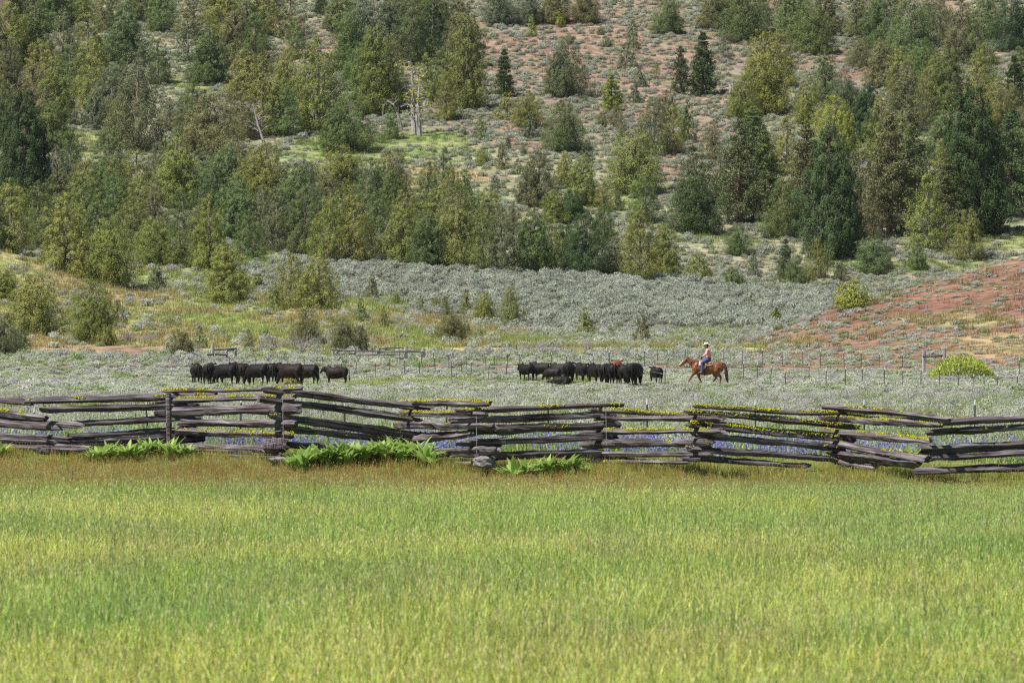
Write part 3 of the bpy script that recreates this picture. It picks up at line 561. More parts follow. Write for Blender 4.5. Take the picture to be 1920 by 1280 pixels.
def mk_tree(px, py, hp, wp, kind, tint, label, group, rng, cat='tree', name=None):
    x, y, z = at(px, py, 430 if py < 560 else (400 if py < 660 else 25))
    h = hp*y/F; w_ = wp*y/F*(1.06 if kind in 'JOWPD' else 1.02)*(1.1 if group == 'junipers on the grassy knoll' else 1); L = PROTO[kind]; cm, tm, H, W = L[rng.randrange(len(L))]
    nm = name or {'P': 'pine_tree', 'D': 'pine_tree', 'C': 'young_pine', 'B': 'juniper_bush'}.get(kind, 'juniper_tree')
    r = empty(nm, (x, y, z-.05), rng.uniform(0, 6.28)); r.scale = (w_/W, w_/W, h/H*1.03)
    tag(r, label, cat, group)
    c = link('crown', cm, M_tree, r); t = link('trunk', tm, M_pbark if kind in 'PCD' else M_bark, r)
    b = TINT[tint]; v = rng.uniform(.86, 1.16); hz_ = rng.uniform(.92, 1.08)
    c.color = (b[0]*v*hz_, b[1]*v, b[2]*v*rng.uniform(.9, 1.15), 1); return r
def lab(size, c, sp, k, phrase):
    s = f'{size} {c} {sp}, {ordn(k)} from left {phrase}'
    for a, b in ((' dense', ''), (' grassy', ''), (size+' ', ''), ('young ', '')):
        if len(s.split()) > 16: s = s.replace(a, b, 1)
    return s
prng = random.Random(5)
for phrase, group, L in ZONES:
    order = sorted(range(len(L)), key=lambda i: L[i][0])
    for k, i in enumerate(order):
        px, py, hp, wp, kind, tint = L[i]
        size = 'tall' if hp > 118 else ('small' if hp < 60 else 'medium'); 
        if wp > hp*.97: size = 'broad' if hp >= 40 else 'low'
        sp = {'P': 'pine', 'D': 'dense pine', 'C': 'young conifer', 'B': 'bush'}.get(kind, 'juniper')
        if kind == 'O': sp = 'sparse juniper'
        mk_tree(px, py, hp, wp, kind, tint, lab(size, CNAME[tint], sp, k, phrase), group, prng, 'tree' if kind != 'B' else 'bush')
mk_tree(1600, 580, 54, 88, 'B', 'v', 'wide yellow green bush on the crest of the red hill', None, prng, 'bush', 'hill_crest_bush')
mk_tree(1455, 608, 32, 26, 'C', 'v', 'tiny bright green pine at the left foot of the red hill', None, prng, 'tree')
# bleached snags
def snag_np(rng, pts, rad, nb, blen, droop=.3, lich=0):
    parts = [tube_np(pts, rad, 7)]; lp = []
    pts = np.array(pts, float)
    for i in range(nb):
        f = rng.uniform(.25, .98)*(len(pts)-1); j = int(f); p = pts[j]*(1-(f-j)) + pts[min(j+1, len(pts)-1)]*(f-j); a = rng.uniform(0, 6.28); L_ = blen*rng.uniform(.35, 1)*(1.1-.5*f/len(pts))
        d = np.array([math.cos(a), math.sin(a)*.8, rng.uniform(-droop, droop+.3)]); e = p+d*L_; m = p+d*L_*.5+np.array([0, 0, .14*L_])
        r0 = max(.012, rad[min(j, len(rad)-1)]*.3); parts.append(tube_np([p, m, e], [r0, r0*.6, .012], 4))
        for q in range(2):
            dd = rng.normal(0, .4, 3); parts.append(tube_np([m, m+(d+dd)*L_*.4], [r0*.5, .008], 3))
        if i % 2: lp.append(e); lp.append(m)
    return join(parts), lp
def snag(px, py, pts_px, rad, nb, bl, label, group=None, seed=1, lich=0):
    rad = [a*.75 for a in rad]
    x, y, z = at(px, py, 600); s = y/F; pts = [((a-px)*s, rng.uniform(-.2, .2), (py-b)*s-.1) for a, b in pts_px]
    r = np.random.default_rng(seed); g_, lp = snag_np(r, pts, rad, nb, bl)
    root = empty('dead_tree', (x, y, z)); tag(root, label, 'dead tree', group); link('trunk', mesh_np('dead_wood', *g_), M_dead, root)
    if lich:
        P = np.concatenate([np.array(lp)+r.normal(0, .12, (len(lp), 3)) for _ in range(6)]); n = len(P)
        ml = mesh_np('lichen', *flakes(P, r.normal(0, 1, (n, 3)), np.tile([[0, 0, -1.]], (n, 1)), .3, .16, np.ones((n, 3)))); tag(link('lichen', ml, M_lichen, root), kind='stuff')
rng = np.random.default_rng(9)
snag(500, 285, [(500,285),(493,262),(485,238),(478,210),(474,190)], [.33,.3,.24,.15,.05], 16, 2.6, 'leaning white dead trunk standing alone in the wood left of centre', seed=2, lich=0)
snag(752, 246, [(752,246),(750,230),(745,210),(738,196),(726,188),(719,198),(717,225)], [.42,.36,.26,.2,.14,.09,.03], 14, 1.5, 'bleached dead tree bent over in an arch, left of the lichen hung snags', seed=3)
snag(777, 252, [(777,252),(775,225),(774,195),(775,165),(772,130),(770,112)], [.5,.42,.34,.26,.14,.04], 40, 3.4, 'tallest bare dead tree with yellow lichen on its twigs', seed=4, lich=1)
snag(786, 256, [(786,256),(785,230),(784,200),(785,172),(787,152)], [.5,.4,.3,.2,.05], 30, 2.4, 'shorter lichen hung dead trunk just right of the tallest one', seed=5, lich=1)
snag(68, 262, [(68,262),(66,236),(66,205),(64,178)], [.3,.24,.16,.04], 22, 2.6, 'thin grey dead tree among the junipers at far left', seed=6)
snag(612, 160, [(612,160),(611,140),(611,122),(612,108)], [.2,.16,.1,.04], 10, 1.4, 'slim grey dead stem between two junipers left of the snags', seed=7)
snag(1518, 88, [(1518,88),(1517,76),(1518,62)], [.22,.2,.08], 5, .9, 'short pale dead stem in the top right wood', seed=8)
snag(18, 674, [(6,668),(16,650),(26,636)], [.09,.06,.02], 8, .8, 'pale broken branch leaning out of the juniper at the left edge', seed=10)
# fallen wood on top of the sage bench
x, y, z = at(738, 492, 560)
g_, _ = snag_np(np.random.default_rng(12), [(-1.6,0,.5),(-.6,.2,.45),(.6,-.1,.3),(1.8,.1,.2)], [.06,.13,.14,.05], 14, 1.2)
o = link('fallen_log', mesh_np('fallen_wood', *g_), M_dead); o.location = (x, y, z); tag(o, 'bleached fallen tree lying on the crest of the sage bench', 'fallen tree')
# dead grey shrubs
def dead_shrub(px, py, hp, label, seed, col=M_greytwig):
    x, y, z = at(px, py, 300); r = np.random.default_rng(seed); h = hp*y/F; parts = []
    for i in range(46):
        d = unit(r.normal(0, 1, 3)*np.array([.55, .55, .6])+np.array([0, 0, .8])); L_ = h*r.uniform(.6, 1.05); a = np.array([0, 0, .02]); m = a+d*L_*.5+r.normal(0, .03*h, 3); e = a+d*L_+r.normal(0, .06*h, 3)
        parts.append(tube_np([a, m, e], [.02, .014, .006], 3))
        for q in range(3): b = m+(e-m)*r.random(); parts.append(tube_np([b, b+unit(d+r.normal(0, .5, 3))*h*.25], [.01, .005], 3))
    o = link('dead_shrub', mesh_np('dead_shrub', *join(parts)), col); o.location = (x, y, z); tag(o, label, 'dead shrub')
dead_shrub(567, 666, 50, 'leafless grey shrub in front of the olive junipers at the knoll foot', 1)
dead_shrub(513, 652, 30, 'thin grey upright dead shrub on the knoll left of the leafless one', 2)
dead_shrub(1172, 250, 30, 'purplish grey dead shrub in the middle opening of the slope', 3)
# tall purple grey sagebrush in front of the bench
BIG = [(885,668,24,44),(915,668,20,36),(950,668,24,50),(985,664,22,44),(1012,666,30,52),(1040,668,26,46),(1070,668,22,40),(1102,662,32,32),(1125,668,20,36),(1150,666,22,40),(1180,664,22,36),(1280,664,20,40),(835,668,18,30),(870,640,12,30),(745,602,18,36),(760,622,16,30),(790,618,16,34),(810,622,14,26),(670,588,16,30),(640,560,14,30),(205,640,20,34),(240,640,22,40),(275,642,20,36),(150,560,16,30),(110,478,14,30),(350,520,16,26),(320,508,16,34),(370,660,16,30),(990,625,12,36),(870,612,12,24),(1560,712,18,40),(1780,722,16,40),(1620,540,12,30),(1440,600,12,24),(1500,606,12,30),(1740,585,11,26),(1640,598,11,28),(1830,525,11,26),(1560,635,12,26),(1460,660,12,36),(1660,690,12,34),(890,700,20,60),(680,700,18,60),(760,700,16,50)]
X = np.array([at(a, b, 200 if b > 690 else 380) for a, b, h, w_ in BIG]); hh = np.array([b[2]*X[i, 1]/F for i, b in enumerate(BIG)]); ww = np.array([b[3]*X[i, 1]/F for i, b in enumerate(BIG)])
bigsage = proto_coll('tall_sagebrush_shape', [sage_np(np.random.default_rng(700+i), 900, .5, 1.0, .07, .025) for i in range(4)], M_plant)
rb = np.random.default_rng(77); tt = np.where((rb.random(len(BIG)) < .6)[:, None], np.array([[.36,.33,.38]]), np.array([[.38,.40,.36]]))
scatter('tall_sagebrush', X-np.array([0, 0, .05]), np.stack([ww, ww, hh], 1), tt, bigsage, rb, 'taller lavender grey sagebrush clumps at the foot of the knoll and bench', .05)
# bright willow bush beside the H brace and other single shrubs
def willow(px, py, hp, wp, label, seed, col, name='willow_bush', n=5200, ln=.2, yy0=200):
    x, y, z = at(px, py, yy0); r = np.random.default_rng(seed); h = hp*y/F; w_ = wp*y/F
    a = r.uniform(0, 6.28, n); rr = np.sqrt(r.random(n)); X_ = np.cos(a)*rr*w_*.5; Y_ = np.sin(a)*rr*w_*.38
    top = h*(1-.75*np.abs(2*X_/w_)**2.2)*(1-.3*rr**3)*(.8+.35*vnoise(X_, Y_, .6, seed)); Z_ = top*(r.random(n)**.5)
    P = np.stack([X_, Y_, Z_], 1); out = P*np.array([1.2, 1.2, 0])/w_ + np.array([0, 0, .9]) + r.normal(0, .4, (n, 3))
    K = np.repeat(r.uniform(.7, 1.2, (n, 1)), 3, axis=1); st = []
    for i in range(40):
        q = r.integers(0, n); st.append(tube_np([(X_[q]*.3, Y_[q]*.3, -.05), P[q]*.9], [.02, .008], 3, (.5,.4,.3)))
    o = link(name, mesh_np(name, *join([flakes(P, r.normal(0, 1, (n, 3)), out, ln*r.uniform(.6, 1.3, n), ln*.26, K)]+st)), M_tree); o.location = (x, y, z); o.color = (*col, 1)
    tag(o, label, 'bush')
willow(1803, 711, 46, 128, 'bright yellow green spreading bush beside the wooden brace at right', 4, (.38,.44,.09))
willow(548, 726, 22, 42, 'yellowish bush among the sage in front of the left herd', 5, (.42,.37,.14), 'rabbitbrush', 1400, .12)
willow(1400, 720+25, 12, 40, 'low green bush in the sage below the horse', 6, (.22,.30,.12), 'low_bush', 700, .1, 150)
willow(345, 664, 30, 40, 'reddish olive shrub at the knoll foot left of the log brace', 7, (.20,.16,.08), 'low_bush', 1200, .16, 300)
# ------------------------------------------------------------------ split rail worm fence
NX = [-340,-110,105,325,530,775,890,1130,1310,1575,1745,1985,2160]
NY = [120.6,118.9,116.6,117.3,115.0,116.0,113.2,114.1,111.6,112.5,109.9,110.7,108.4]
RAILS = { # panel: rails as (x0, y0, x1, y1, thickness, lichen)
0: [(-350,742,-90,750,10,.1),(-350,768,-90,772,12,.2),(-350,792,-90,790,12,0),(-350,815,-90,818,11,0),(-350,836,-90,838,13,0)],
1: [(-130,738,62,757,12,.12),(-130,757,84,783,13,.45),(-130,784,113,803,14,0),(-130,806,125,822,9,0),(-130,816,104,830,9,0),(-130,832,168,841,14,0),(-120,772,158,799,10,0)],
2: [(50,752,402,740,11,.2),(80,767,364,759,12,.05),(120,797,376,783,11,0),(126,818,362,803,10,0),(100,833,380,822,14,0),(72,845,170,843,13,0),(150,846,350,838,10,0)],
3: [(306,733,567,728,7,.45),(293,753,553,745,11,.75),(298,773,564,767,15,0),(335,792,555,795,13,.03),(330,808,549,817,13,.8),(345,836,512,840,14,0),(358,849,528,859,10,0),(496,836,534,833,24,0)],
4: [(496,731,806,768,11,.06),(484,747,786,789,13,.25),(505,777,806,818,16,.2),(525,803,775,829,13,.05),(520,832,720,845,11,0)],
5: [(749,755,919,757,12,.75),(752,775,912,777,12,.85),(745,798,928,800,13,.12),(772,825,892,812,13,0),(810,848,932,843,13,.1),(846,853,900,855,6,.3),(812,866,884,868,7,.1)],
6: [(853,769,1171,758,9,.15),(842,790,1148,776,13,0),(890,807,1160,797,13,.1),(880,829,1155,818,13,.05),(905,853,1130,847,15,0),(1072,862,1206,862,8,0),(858,832,940,834,10,0)],
7: [(1108,767,1292,778,9,.95),(1116,785,1358,785,10,.35),(1096,809,1356,806,10,.65),(1092,832,1333,831,13,.3),(1105,852,1338,852,10,0),(1100,865,1290,866,7,.35)],
8: [(1302,761,1612,776,9,.95),(1287,773,1608,800,11,.6),(1295,794,1602,822,12,.7),(1302,816,1585,842,14,.05),(1286,841,1572,861,12,.1),(1280,860,1520,874,10,.1)],
9: [(1548,762,1782,786,12,.2),(1540,782,1765,798,14,.95),(1540,808,1745,828,13,.6),(1548,828,1745,862,14,.2),(1560,851,1724,870,17,0),(1563,864,1642,878,13,0)],
10: [(1748,793,1990,778,12,.05),(1742,811,1990,798,12,.1),(1728,843,1990,830,15,0),(1745,858,1990,843,12,.2),(1716,883,1990,873,14,0)],
11: [(1960,776,2190,790,11,.3),(1960,796,2190,808,12,.4),(1955,826,2190,836,12,0),(1955,852,2190,860,12,0),(1955,876,2190,884,12,0)]}
fence = empty('rail_fence', (0, 114, 0)); tag(fence, 'old zigzag fence of stacked split logs with yellow lichen', 'fence')
def rail_mesh(rng, L_, th):
    k = 7; n = 22; V = []; T = []; base = []
    for j in range(k):
        a = 2*PI*j/k + rng.normal(0, .16); base.append((math.cos(a), math.sin(a)*.95, rng.uniform(.72, 1.2)))
    flat = rng.integers(0, k); ph = rng.uniform(0, 6.28, 4); bend = rng.normal(0, .015)*L_/3; tw = rng.normal(0, .35)
    for i in range(n):
        t = i/(n-1); s = (-.5+t)*L_; r = th*.5*(1.06+.10*math.sin(t*7+ph[0])+.06*math.sin(t*17+ph[1]))
        if i in (0, n-1): r *= .86
        oy = bend*math.sin(t*PI)+.006*math.sin(t*11+ph[2]); oz = .008*math.sin(t*6+ph[3])+.004*math.sin(t*15+ph[1])
        for j, (c, s_, q) in enumerate(base):
            rr = r*q*(.8 if j == flat else 1)*(1+rng.normal(0, .075)); a = tw*t; y_, z_ = c*rr, s_*rr
            V.append((s+(rng.normal(0, .07) if i in (0, n-1) else 0), oy+y_*math.cos(a)-z_*math.sin(a), oz+y_*math.sin(a)+z_*math.cos(a)))
    V += [(-.5*L_, bend*0, 0), (.5*L_, 0, 0)]
    F_ = []
    for i in range(n-1):
        for j in range(k): F_.append((i*k+j, (i+1)*k+j, (i+1)*k+(j+1) % k, i*k+(j+1) % k))
    for j in range(k): F_.append((len(V)-2, j, (j+1) % k)); F_.append((len(V)-1, (n-1)*k+(j+1) % k, (n-1)*k+j))
    me = bpy.data.meshes.new('rail'); me.from_pydata(V, [], F_); me.update()
    return me, lambda t: (bend*np.sin(t*PI)+.006*np.sin(t*11+ph[2]), .008*np.sin(t*6+ph[3])+.004*np.sin(t*15+ph[1]), th*.5*(1.06+.10*np.sin(t*7+ph[0])))
def node_y(px): return float(np.interp(px, NX, NY))
rr = np.random.default_rng(3); li_r = np.random.default_rng(4)
for pan, L in RAILS.items():
    for (x0, y0, x1, y1, th, li) in L:
        a, b = NX[pan-1] if pan else NX[0], NX[pan] if pan else NX[1]
        a, b = NX[pan], NX[pan+1]; ya, yb = NY[pan], NY[pan+1]
        dep = lambda px: ya + (yb-ya)*(px-a)/(b-a)
        Y0, Y1 = dep(x0), dep(x1)
        if abs(x1-x0) < 60: Y0 = Y1 = min(ya, yb)-.25
        P0 = Vector(((x0-960)*Y0/F, Y0, CAM_Z+(HZ-y0)*Y0/F)); P1 = Vector(((x1-960)*Y1/F, Y1, CAM_Z+(HZ-y1)*Y1/F))
        d = P1-P0; thm = th*1.14*(Y0+Y1)/2/F; rme, mid = rail_mesh(rr, d.length, thm); o = link('rail', rme, M_rail)
        M = d.to_track_quat('X', 'Z').to_matrix().to_4x4() @ Matrix.Rotation(rr.uniform(0, 6.28), 4, 'X'); M.translation = (P0+P1)/2
        o.parent = fence; o.matrix_basis = Matrix.Translation(-Vector(fence.location)) @ M
        if abs(x1-x0) < 60: continue
        if li > .02:   # crusts of lichen on the upper front edge
            m = int(li*420*d.length/3); t = li_r.random(m*3); c = vnoise(t*d.length*1.0, np.full(m*3, pan*3.7+y0), .28 if li < .8 else .5, 3); t = t[c > (.72-.62*li)][:m]; m = len(t)
            if m < 3: continue
            ang = li_r.normal(.85, .35, m); oy_, oz_, rad = mid(t); rad = (rad*.93)[:, None]; R3 = np.array(M)[:3, :3]; base = np.array(P0)+np.outer(t, np.array(d))+np.outer(oy_, R3[:, 1])+np.outer(oz_, R3[:, 2]); side = np.array([0, -1, 0.]); up = np.array([0, 0, 1.])
            u = np.cos(ang)[:, None]*side + np.sin(ang)[:, None]*up; P = base + u*rad*.97 + li_r.normal(0, .005, (m, 3))
            v, T, K = flakes(P, u+li_r.normal(0, .25, (m, 3)), li_r.normal(0, 1, (m, 3)), .042*li_r.uniform(.6, 1.4, m), .036, np.ones((m, 3)))
            v2, T2, K2 = flakes(P+u*.004, li_r.normal(0, 1, (m, 3)), u, .034, .03, np.ones((m, 3)))
            v = np.concatenate([v, v2]); T = np.concatenate([T, T2+len(v)-len(v2)])
            Mi = np.array(M.inverted()); v = v@Mi[:3, :3].T + Mi[:3, 3]
            q = link('lichen', mesh_np('lichen', v, T), M_lichen, o); q['kind'] = 'stuff'
def seg_obj(name, P0, P1, r, mat, parent, k=7, taper=1.0):
    P0, P1 = Vector(P0), Vector(P1); d = P1-P0; rg = np.random.default_rng(int(abs(P0.x*100)) % 9973)
    ts = [0, .3, .6, 1]; V, T, K = tube_np([P0+d*t for t in ts], [r*(1-(1-taper)*t)*rg.uniform(.93, 1.07) for t in ts], k)
    capV = np.array([P0, P1], float); n = len(V); V = np.concatenate([V, capV]); T = [tuple(t) for t in T]
    for j in range(k): T.append((n, (j+1) % k, j)); T.append((n+1, 3*k+j, 3*k+(j+1) % k))
    o3 = np.array(P0, float); me = bpy.data.meshes.new(name); me.from_pydata((V-o3).tolist(), [], T); me.update()
    o = link(name, me, mat); o.location = P0
    if parent is not None: o.location = P0-parent.location; o.parent = parent
    return o
Yp = 116.2; seg_obj('post', ((318-960)*Yp/F, Yp, -.2), ((315.5-960)*Yp/F, Yp, CAM_Z+(HZ-737)*Yp/F), .058, M_rail, fence, 9)
# old stay wires between the rails
M_wire = plain_mat('galvanised_wire', (.42,.42,.42), .5, .4)
for px, a, b in ((531, 744, 822), (894, 780, 850), (1137, 765, 835)):
    Yw = node_y(px)-.35; seg_obj('stay_wire', ((px-960)*Yw/F, Yw, CAM_Z+(HZ-b)*Yw/F), ((px-1-960)*Yw/F, Yw, CAM_Z+(HZ-a)*Yw/F), .004, M_wire, fence, 3)
# rocks at the feet
def rock(px, py, wp, hp, label, seed, Y=None):
    Y = Y or node_y(px)-.5; bm = bmesh.new(); bmesh.ops.create_icosphere(bm, subdivisions=3, radius=1); r = random.Random(seed); ph = [r.uniform(0, 6) for _ in range(6)]
    for v in bm.verts:
        c = v.co; k = 1+.13*math.sin(c.x*3+ph[0])+.12*math.sin(c.y*4+ph[1])+.1*math.sin(c.z*5+ph[2])+.05*math.sin((c.x+c.z)*9+ph[3]); v.co = Vector((c.x*k*wp*Y/F*.5, c.y*k*wp*Y/F*.42, c.z*k*hp*Y/F*.8))
    me = bpy.data.meshes.new('rock'); bm.to_mesh(me); bm.free()
    o = link('rock', me, M_rock); o.location = ((px-960)*Y/F, Y, CAM_Z+(HZ-py)*Y/F); tag(o, label, 'rock'); return o
rock(907, 866, 52, 15, 'rounded grey boulder under the rail crossing beside the tall leafy clump', 1)
rock(520, 862, 34, 9, 'pale flat stone in the grass below the log end left of the leafy plants', 2)
# ------------------------------------------------------------------ broad leaved plants along the fence
M_leaf_c = M_leaf
def leaf_mesh(seed):
    r = np.random.default_rng(seed); n = 6; V = []; K = []; curl = r.uniform(.25, .75)
    for i in range(n+1):
        t = i/n; w_ = math.sin(PI*min(1, t*.93+.07))**.8*.5*(1 if t < 1 else 0)*.36; x = t*math.sin(curl*t*1.1); z = t*math.cos(curl*t*1.1)
        V += [(x, -w_, z+.012), (x-.03*math.sin(PI*t), 0, z), (x, w_, z+.012)]; g_ = 1+.12*math.sin(t*6); K += [(g_, g_, g_)]*3
    T = []
    for i in range(n):
        for j in range(2): T.append((i*3+j, i*3+j+1, (i+1)*3+j+1, (i+1)*3+j))
    return mesh_np('leaf', np.array(V), np.array(T), np.array(K), True)
LEAVES = [leaf_mesh(i) for i in range(6)]
GR = [('leafy clump at the post on the left', 172, 352, 848, 12, 30, 'left'), ('long leafy clump at the centre left', 548, 812, 864, 19, 40, 'mid'), ('short leafy clump right of the centre boulder', 945, 1082, 868, 8, 33, 'right')]
pr = random.Random(8)
def broad_plant(px, py, hp, label, group, Y=None):
    Y = Y or (node_y(px)-1.0-pr.random()*.5); x = (px-960)*Y/F; z = zt1(x, Y); r = empty('broadleaf_plant', (x, Y, z)); tag(r, label, 'plant', group)
    s = hp*Y/F; n = pr.randint(18, 24)
    for i in range(n):
        o = link('leaf', LEAVES[pr.randrange(6)], M_leaf, r); a = i*2.4+pr.uniform(-.3, .3); tl = .06+.45*(i/n)+pr.uniform(-.08, .08)
        o.rotation_euler = (0, tl, a); k = s*1.42*pr.uniform(.75, 1.1)*(1+.1*i/n); o.scale = (k, k*pr.uniform(.42, .65), k); v = pr.uniform(.8, 1.2)
        o.color = (.36*v, .50*v, .14*v, 1)
for nm, a, b, py, k, hp, w_ in GR:
    for i in range(k):
        px = a+(b-a)*i/(k-1); hh_ = hp*(.85+.2*abs(math.sin(i*1.9)))*(.75 if i in (0, k-1) else 1)
        broad_plant(px, py, hh_, f'green broad-leaved plant, {ordn(i)} from left in the {nm}', 'broad-leaved plants along the rail fence')
broad_plant(1097, 866, 20, 'lone small broad-leaved plant right of the short clump', 'broad-leaved plants along the rail fence')
broad_plant(4, 846, 26, 'broad-leaved plant at the left edge of the picture', 'broad-leaved plants along the rail fence')
# ------------------------------------------------------------------ steel posts and wire
M_post = plain_mat('green_steel_post', (.055,.065,.055), .6, .4); M_tip = plain_mat('white_painted_tip', (.62,.62,.60), .6, .3)
def wire_fence(name, label, L, h, y0, slack=0, lean=.05):
    """L: (column, row of the tip); rows of the foot follow from the height"""
    root = None; tops = []
    for i, (px, pt) in enumerate(L):
        # the post stands where its tip, h above the land, meets the sight line
        Ys = np.arange(y0, y0+220, .5); X = (px-960)/F*Ys; Z = CAM_Z+(HZ-pt)/F*Ys; hh_ = Z-zt(X, Ys); j = int(np.argmin(np.abs(hh_-h))); Y = float(Ys[j]); x = float(X[j]); z = zt1(x, Y)
        zt_ = CAM_Z+(HZ-pt)/F*Y; zt_ = min(max(zt_, z+.8), z+1.9)
        if root is None: root = empty(name, (x, Y, z)); tag(root, label, 'fence')
        r = random.Random(int(px*7)); dx = r.uniform(-lean, lean)
        s = .022; o = seg_obj('post', (x-dx, Y, z-.1), (x, Y, zt_-.13), s, M_post, root, 4); t = seg_obj('post_tip', (x, Y, zt_-.13), (x+.01, Y, zt_), s*(.9 if y0 < 200 else 1.2), M_tip, None, 5)
        t.parent = o; t.location = Vector((x, Y, zt_-.13)) - Vector(o.location) - root.location; tops.append(Vector((x, Y, zt_)))
    for k in range(3):
        me = bpy.data.meshes.new('wire'); V = []; T = []
        P = [t-Vector((0, 0, .14+.33*k))-tops[0] for t in sorted(tops, key=lambda v: v.x)]; v, T, _ = tube_np([tuple(p) for p in P], [.0035]*len(P), 3)
        me = mesh_np('wire', v, T); o = link('wire', me, M_wire, root); o.location = tops[0]-root.location
wire_fence('wire_fence', 'wire fence of steel posts just behind the rail fence', [(-60,768),(64,775),(274,749),(452,744),(646,757),(838,747),(1027,749),(1213,748),(1416,750),(1620,749),(1828,749),(2010,752)], 1.08, 126)
wire_fence('wire_fence', 'near row of white tipped steel posts running behind the horse and herds', [(592,684),(640,676),(668,674),(704,676),(731,667),(758,672),(786,671),(815,668),(846,673),(866,669),(884,675),(917,679),(950,678),(980,673),(1008,676),(1040,674),(1075,677),(1107,672),(1138,675),(1176,671),(1225,680),(1247,686),(1365,678),(1394,678),(1420,680),(1446,685),(1472,693),(1517,682),(1549,690),(1585,687),(1617,687),(1658,688),(1693,689),(1727,690),(1762,689),(1798,691),(1826,707),(1845,712),(1871,708),(1908,700)], 1.15, 300)
wire_fence('wire_fence', 'far row of white tipped steel posts at the foot of the red hill', [(430,664),(480,663),(540,664),(570,663),(605,664),(790,656),(813,657),(841,661),(874,664),(911,665),(927,662),(951,659),(975,660),(1005,661),(1034,661),(1062,664),(1088,663),(1113,664),(1143,657),(1176,656),(1208,655),(1232,650),(1262,650),(1285,650),(1318,650),(1356,650),(1393,652),(1430,653),(1466,654),(1505,655),(1539,655),(1582,658),(1615,658),(1649,661),(1692,662),(1780,668),(1840,670),(1912,671)], 1.2, 352)
def pole_work(name, label, pxy, posts, rails, Y, cat='fence', r=.09):
    x0, z0 = (pxy[0]-960)*Y/F, zt1((pxy[0]-960)*Y/F, Y); root = empty(name, (x0, Y, z0)); tag(root, label, cat)
    W = lambda px, py, dy=0: ((px-960)*(Y+dy)/F, Y+dy, CAM_Z+(HZ-py)*(Y+dy)/F)
    for (px, pt, pb, rad, dy) in posts:
        b = W(px, pb, dy); b = (b[0], b[1], min(b[2], zt1(b[0], b[1])-.05)); seg_obj('post', b, W(px, pt, dy), rad, M_rpost, root, 7)
    for (a, b, c, d, rad, dy) in rails: seg_obj('rail', W(a, b, dy), W(c, d, dy), rad, M_rail, root, 6)
M_rpost = plain_mat('grey_post_wood', (.26,.24,.25), .85, .1, .3, 6, (.42,.40,.41), .4, (3,3,.5))
pole_work('log_brace', 'weathered log brace with one tall post behind the left herd', (415,0), [(390,662,682,.09,0),(399,644,684,.10,.4),(425,658,672,.07,0),(442,652,684,.09,0)], [(388,664,426,664,.10,-.3),(400,656,444,653,.08,-.2),(426,657,443,655,.07,.3)], 405)
pole_work('log_gateway', 'grey log gateway with poles and posts behind the space between the herds', (710,0), [(624,656,674,.09,0),(632,658,672,.10,0),(665,652,674,.10,0),(709,652,672,.13,0),(761,650,674,.13,0),(794,654,674,.12,0),(748,655,668,.07,2),(720,660,672,.05,1)],
  [(622,656,666,657,.07,-.2),(626,664,665,663,.06,-.2),(666,658,710,658,.07,-.2),(666,666,708,665,.05,-.2),(711,660,762,659,.08,-.2),(712,653,760,652,.05,.6),(712,665,762,664,.04,.2),(714,671,762,670,.04,.2),(763,658,796,659,.09,-.2),(722,656,740,655,.04,2)], 412)
pole_work('log_brace', 'H shaped log brace beside the bright green bush at right', (1735,0), [(1732,657,700,.11,0),(1770,656,700,.11,.4)], [(1730,668,1768,666,.09,-.25),(1748,662,1756,670,.1,.1)], 366)
# ------------------------------------------------------------------ animals
def ring_tube(bm, path, lat, ver, k=14, latdir=(0,1,0), cap=True):
    """loft through oval rings; latdir is the sideways axis of the rings"""
    path = [Vector(p) for p in path]; rings = []
    ld = Vector(latdir).normalized()
    for i, p in enumerate(path):
        d = (path[min(i+1, len(path)-1)]-path[max(i-1, 0)]).normalized(); s = (ld - d*ld.dot(d)).normalized(); u = d.cross(s)
        rings.append([bm.verts.new(p + s*math.cos(2*PI*j/k)*lat[i] + u*math.sin(2*PI*j/k)*ver[i]) for j in range(k)])
    for a, b in zip(rings, rings[1:]):
        for j in range(k): bm.faces.new((a[j], a[(j+1) % k], b[(j+1) % k], b[j]))
    if cap: bm.faces.new(rings[0][::-1]); bm.faces.new(rings[-1])
def solidify(bm, name, voxel, smooth=4, fac=.6):
    """merge overlapping lofts into one continuous skin"""
    bmesh.ops.recalc_face_normals(bm, faces=bm.faces)
    me = bpy.data.meshes.new(name+'_raw'); bm.to_mesh(me); bm.free(); o = bpy.data.objects.new('tmp', me); C.objects.link(o)
    m = o.modifiers.new('r', 'REMESH'); m.mode = 'VOXEL'; m.voxel_size = voxel; m.use_smooth_shade = True
    s = o.modifiers.new('s', 'SMOOTH'); s.factor = fac; s.iterations = smooth
    dg = bpy.context.evaluated_depsgraph_get(); dg.update(); out = bpy.data.meshes.new_from_object(o.evaluated_get(dg)); out.name = name; bpy.data.objects.remove(o); return out
def bm_mesh(bm, name, smooth=True):
    bmesh.ops.recalc_face_normals(bm, faces=bm.faces)
    me = bpy.data.meshes.new(name); bm.to_mesh(me); bm.free()
    for p in me.polygons: p.use_smooth = smooth
    return me
def leg(bm, pts, r, lat=.85, k=10): ring_tube(bm, pts, [a*lat for a in r], r, k, (0,1,0))
M_cow = plain_mat('black_cattle_hide', (.007,.0065,.007), .6, .16, .3, 3, (.017,.0125,.0105), 0, (1,1,1), True)
M_hoof = plain_mat('dark_horn', (.03,.025,.02), .5, .4); M_eye = plain_mat('dark_eye', (.01,.008,.006), .15, .6); M_tagm = plain_mat('ear_tag_plastic', (.75,.73,.6), .4, .4)
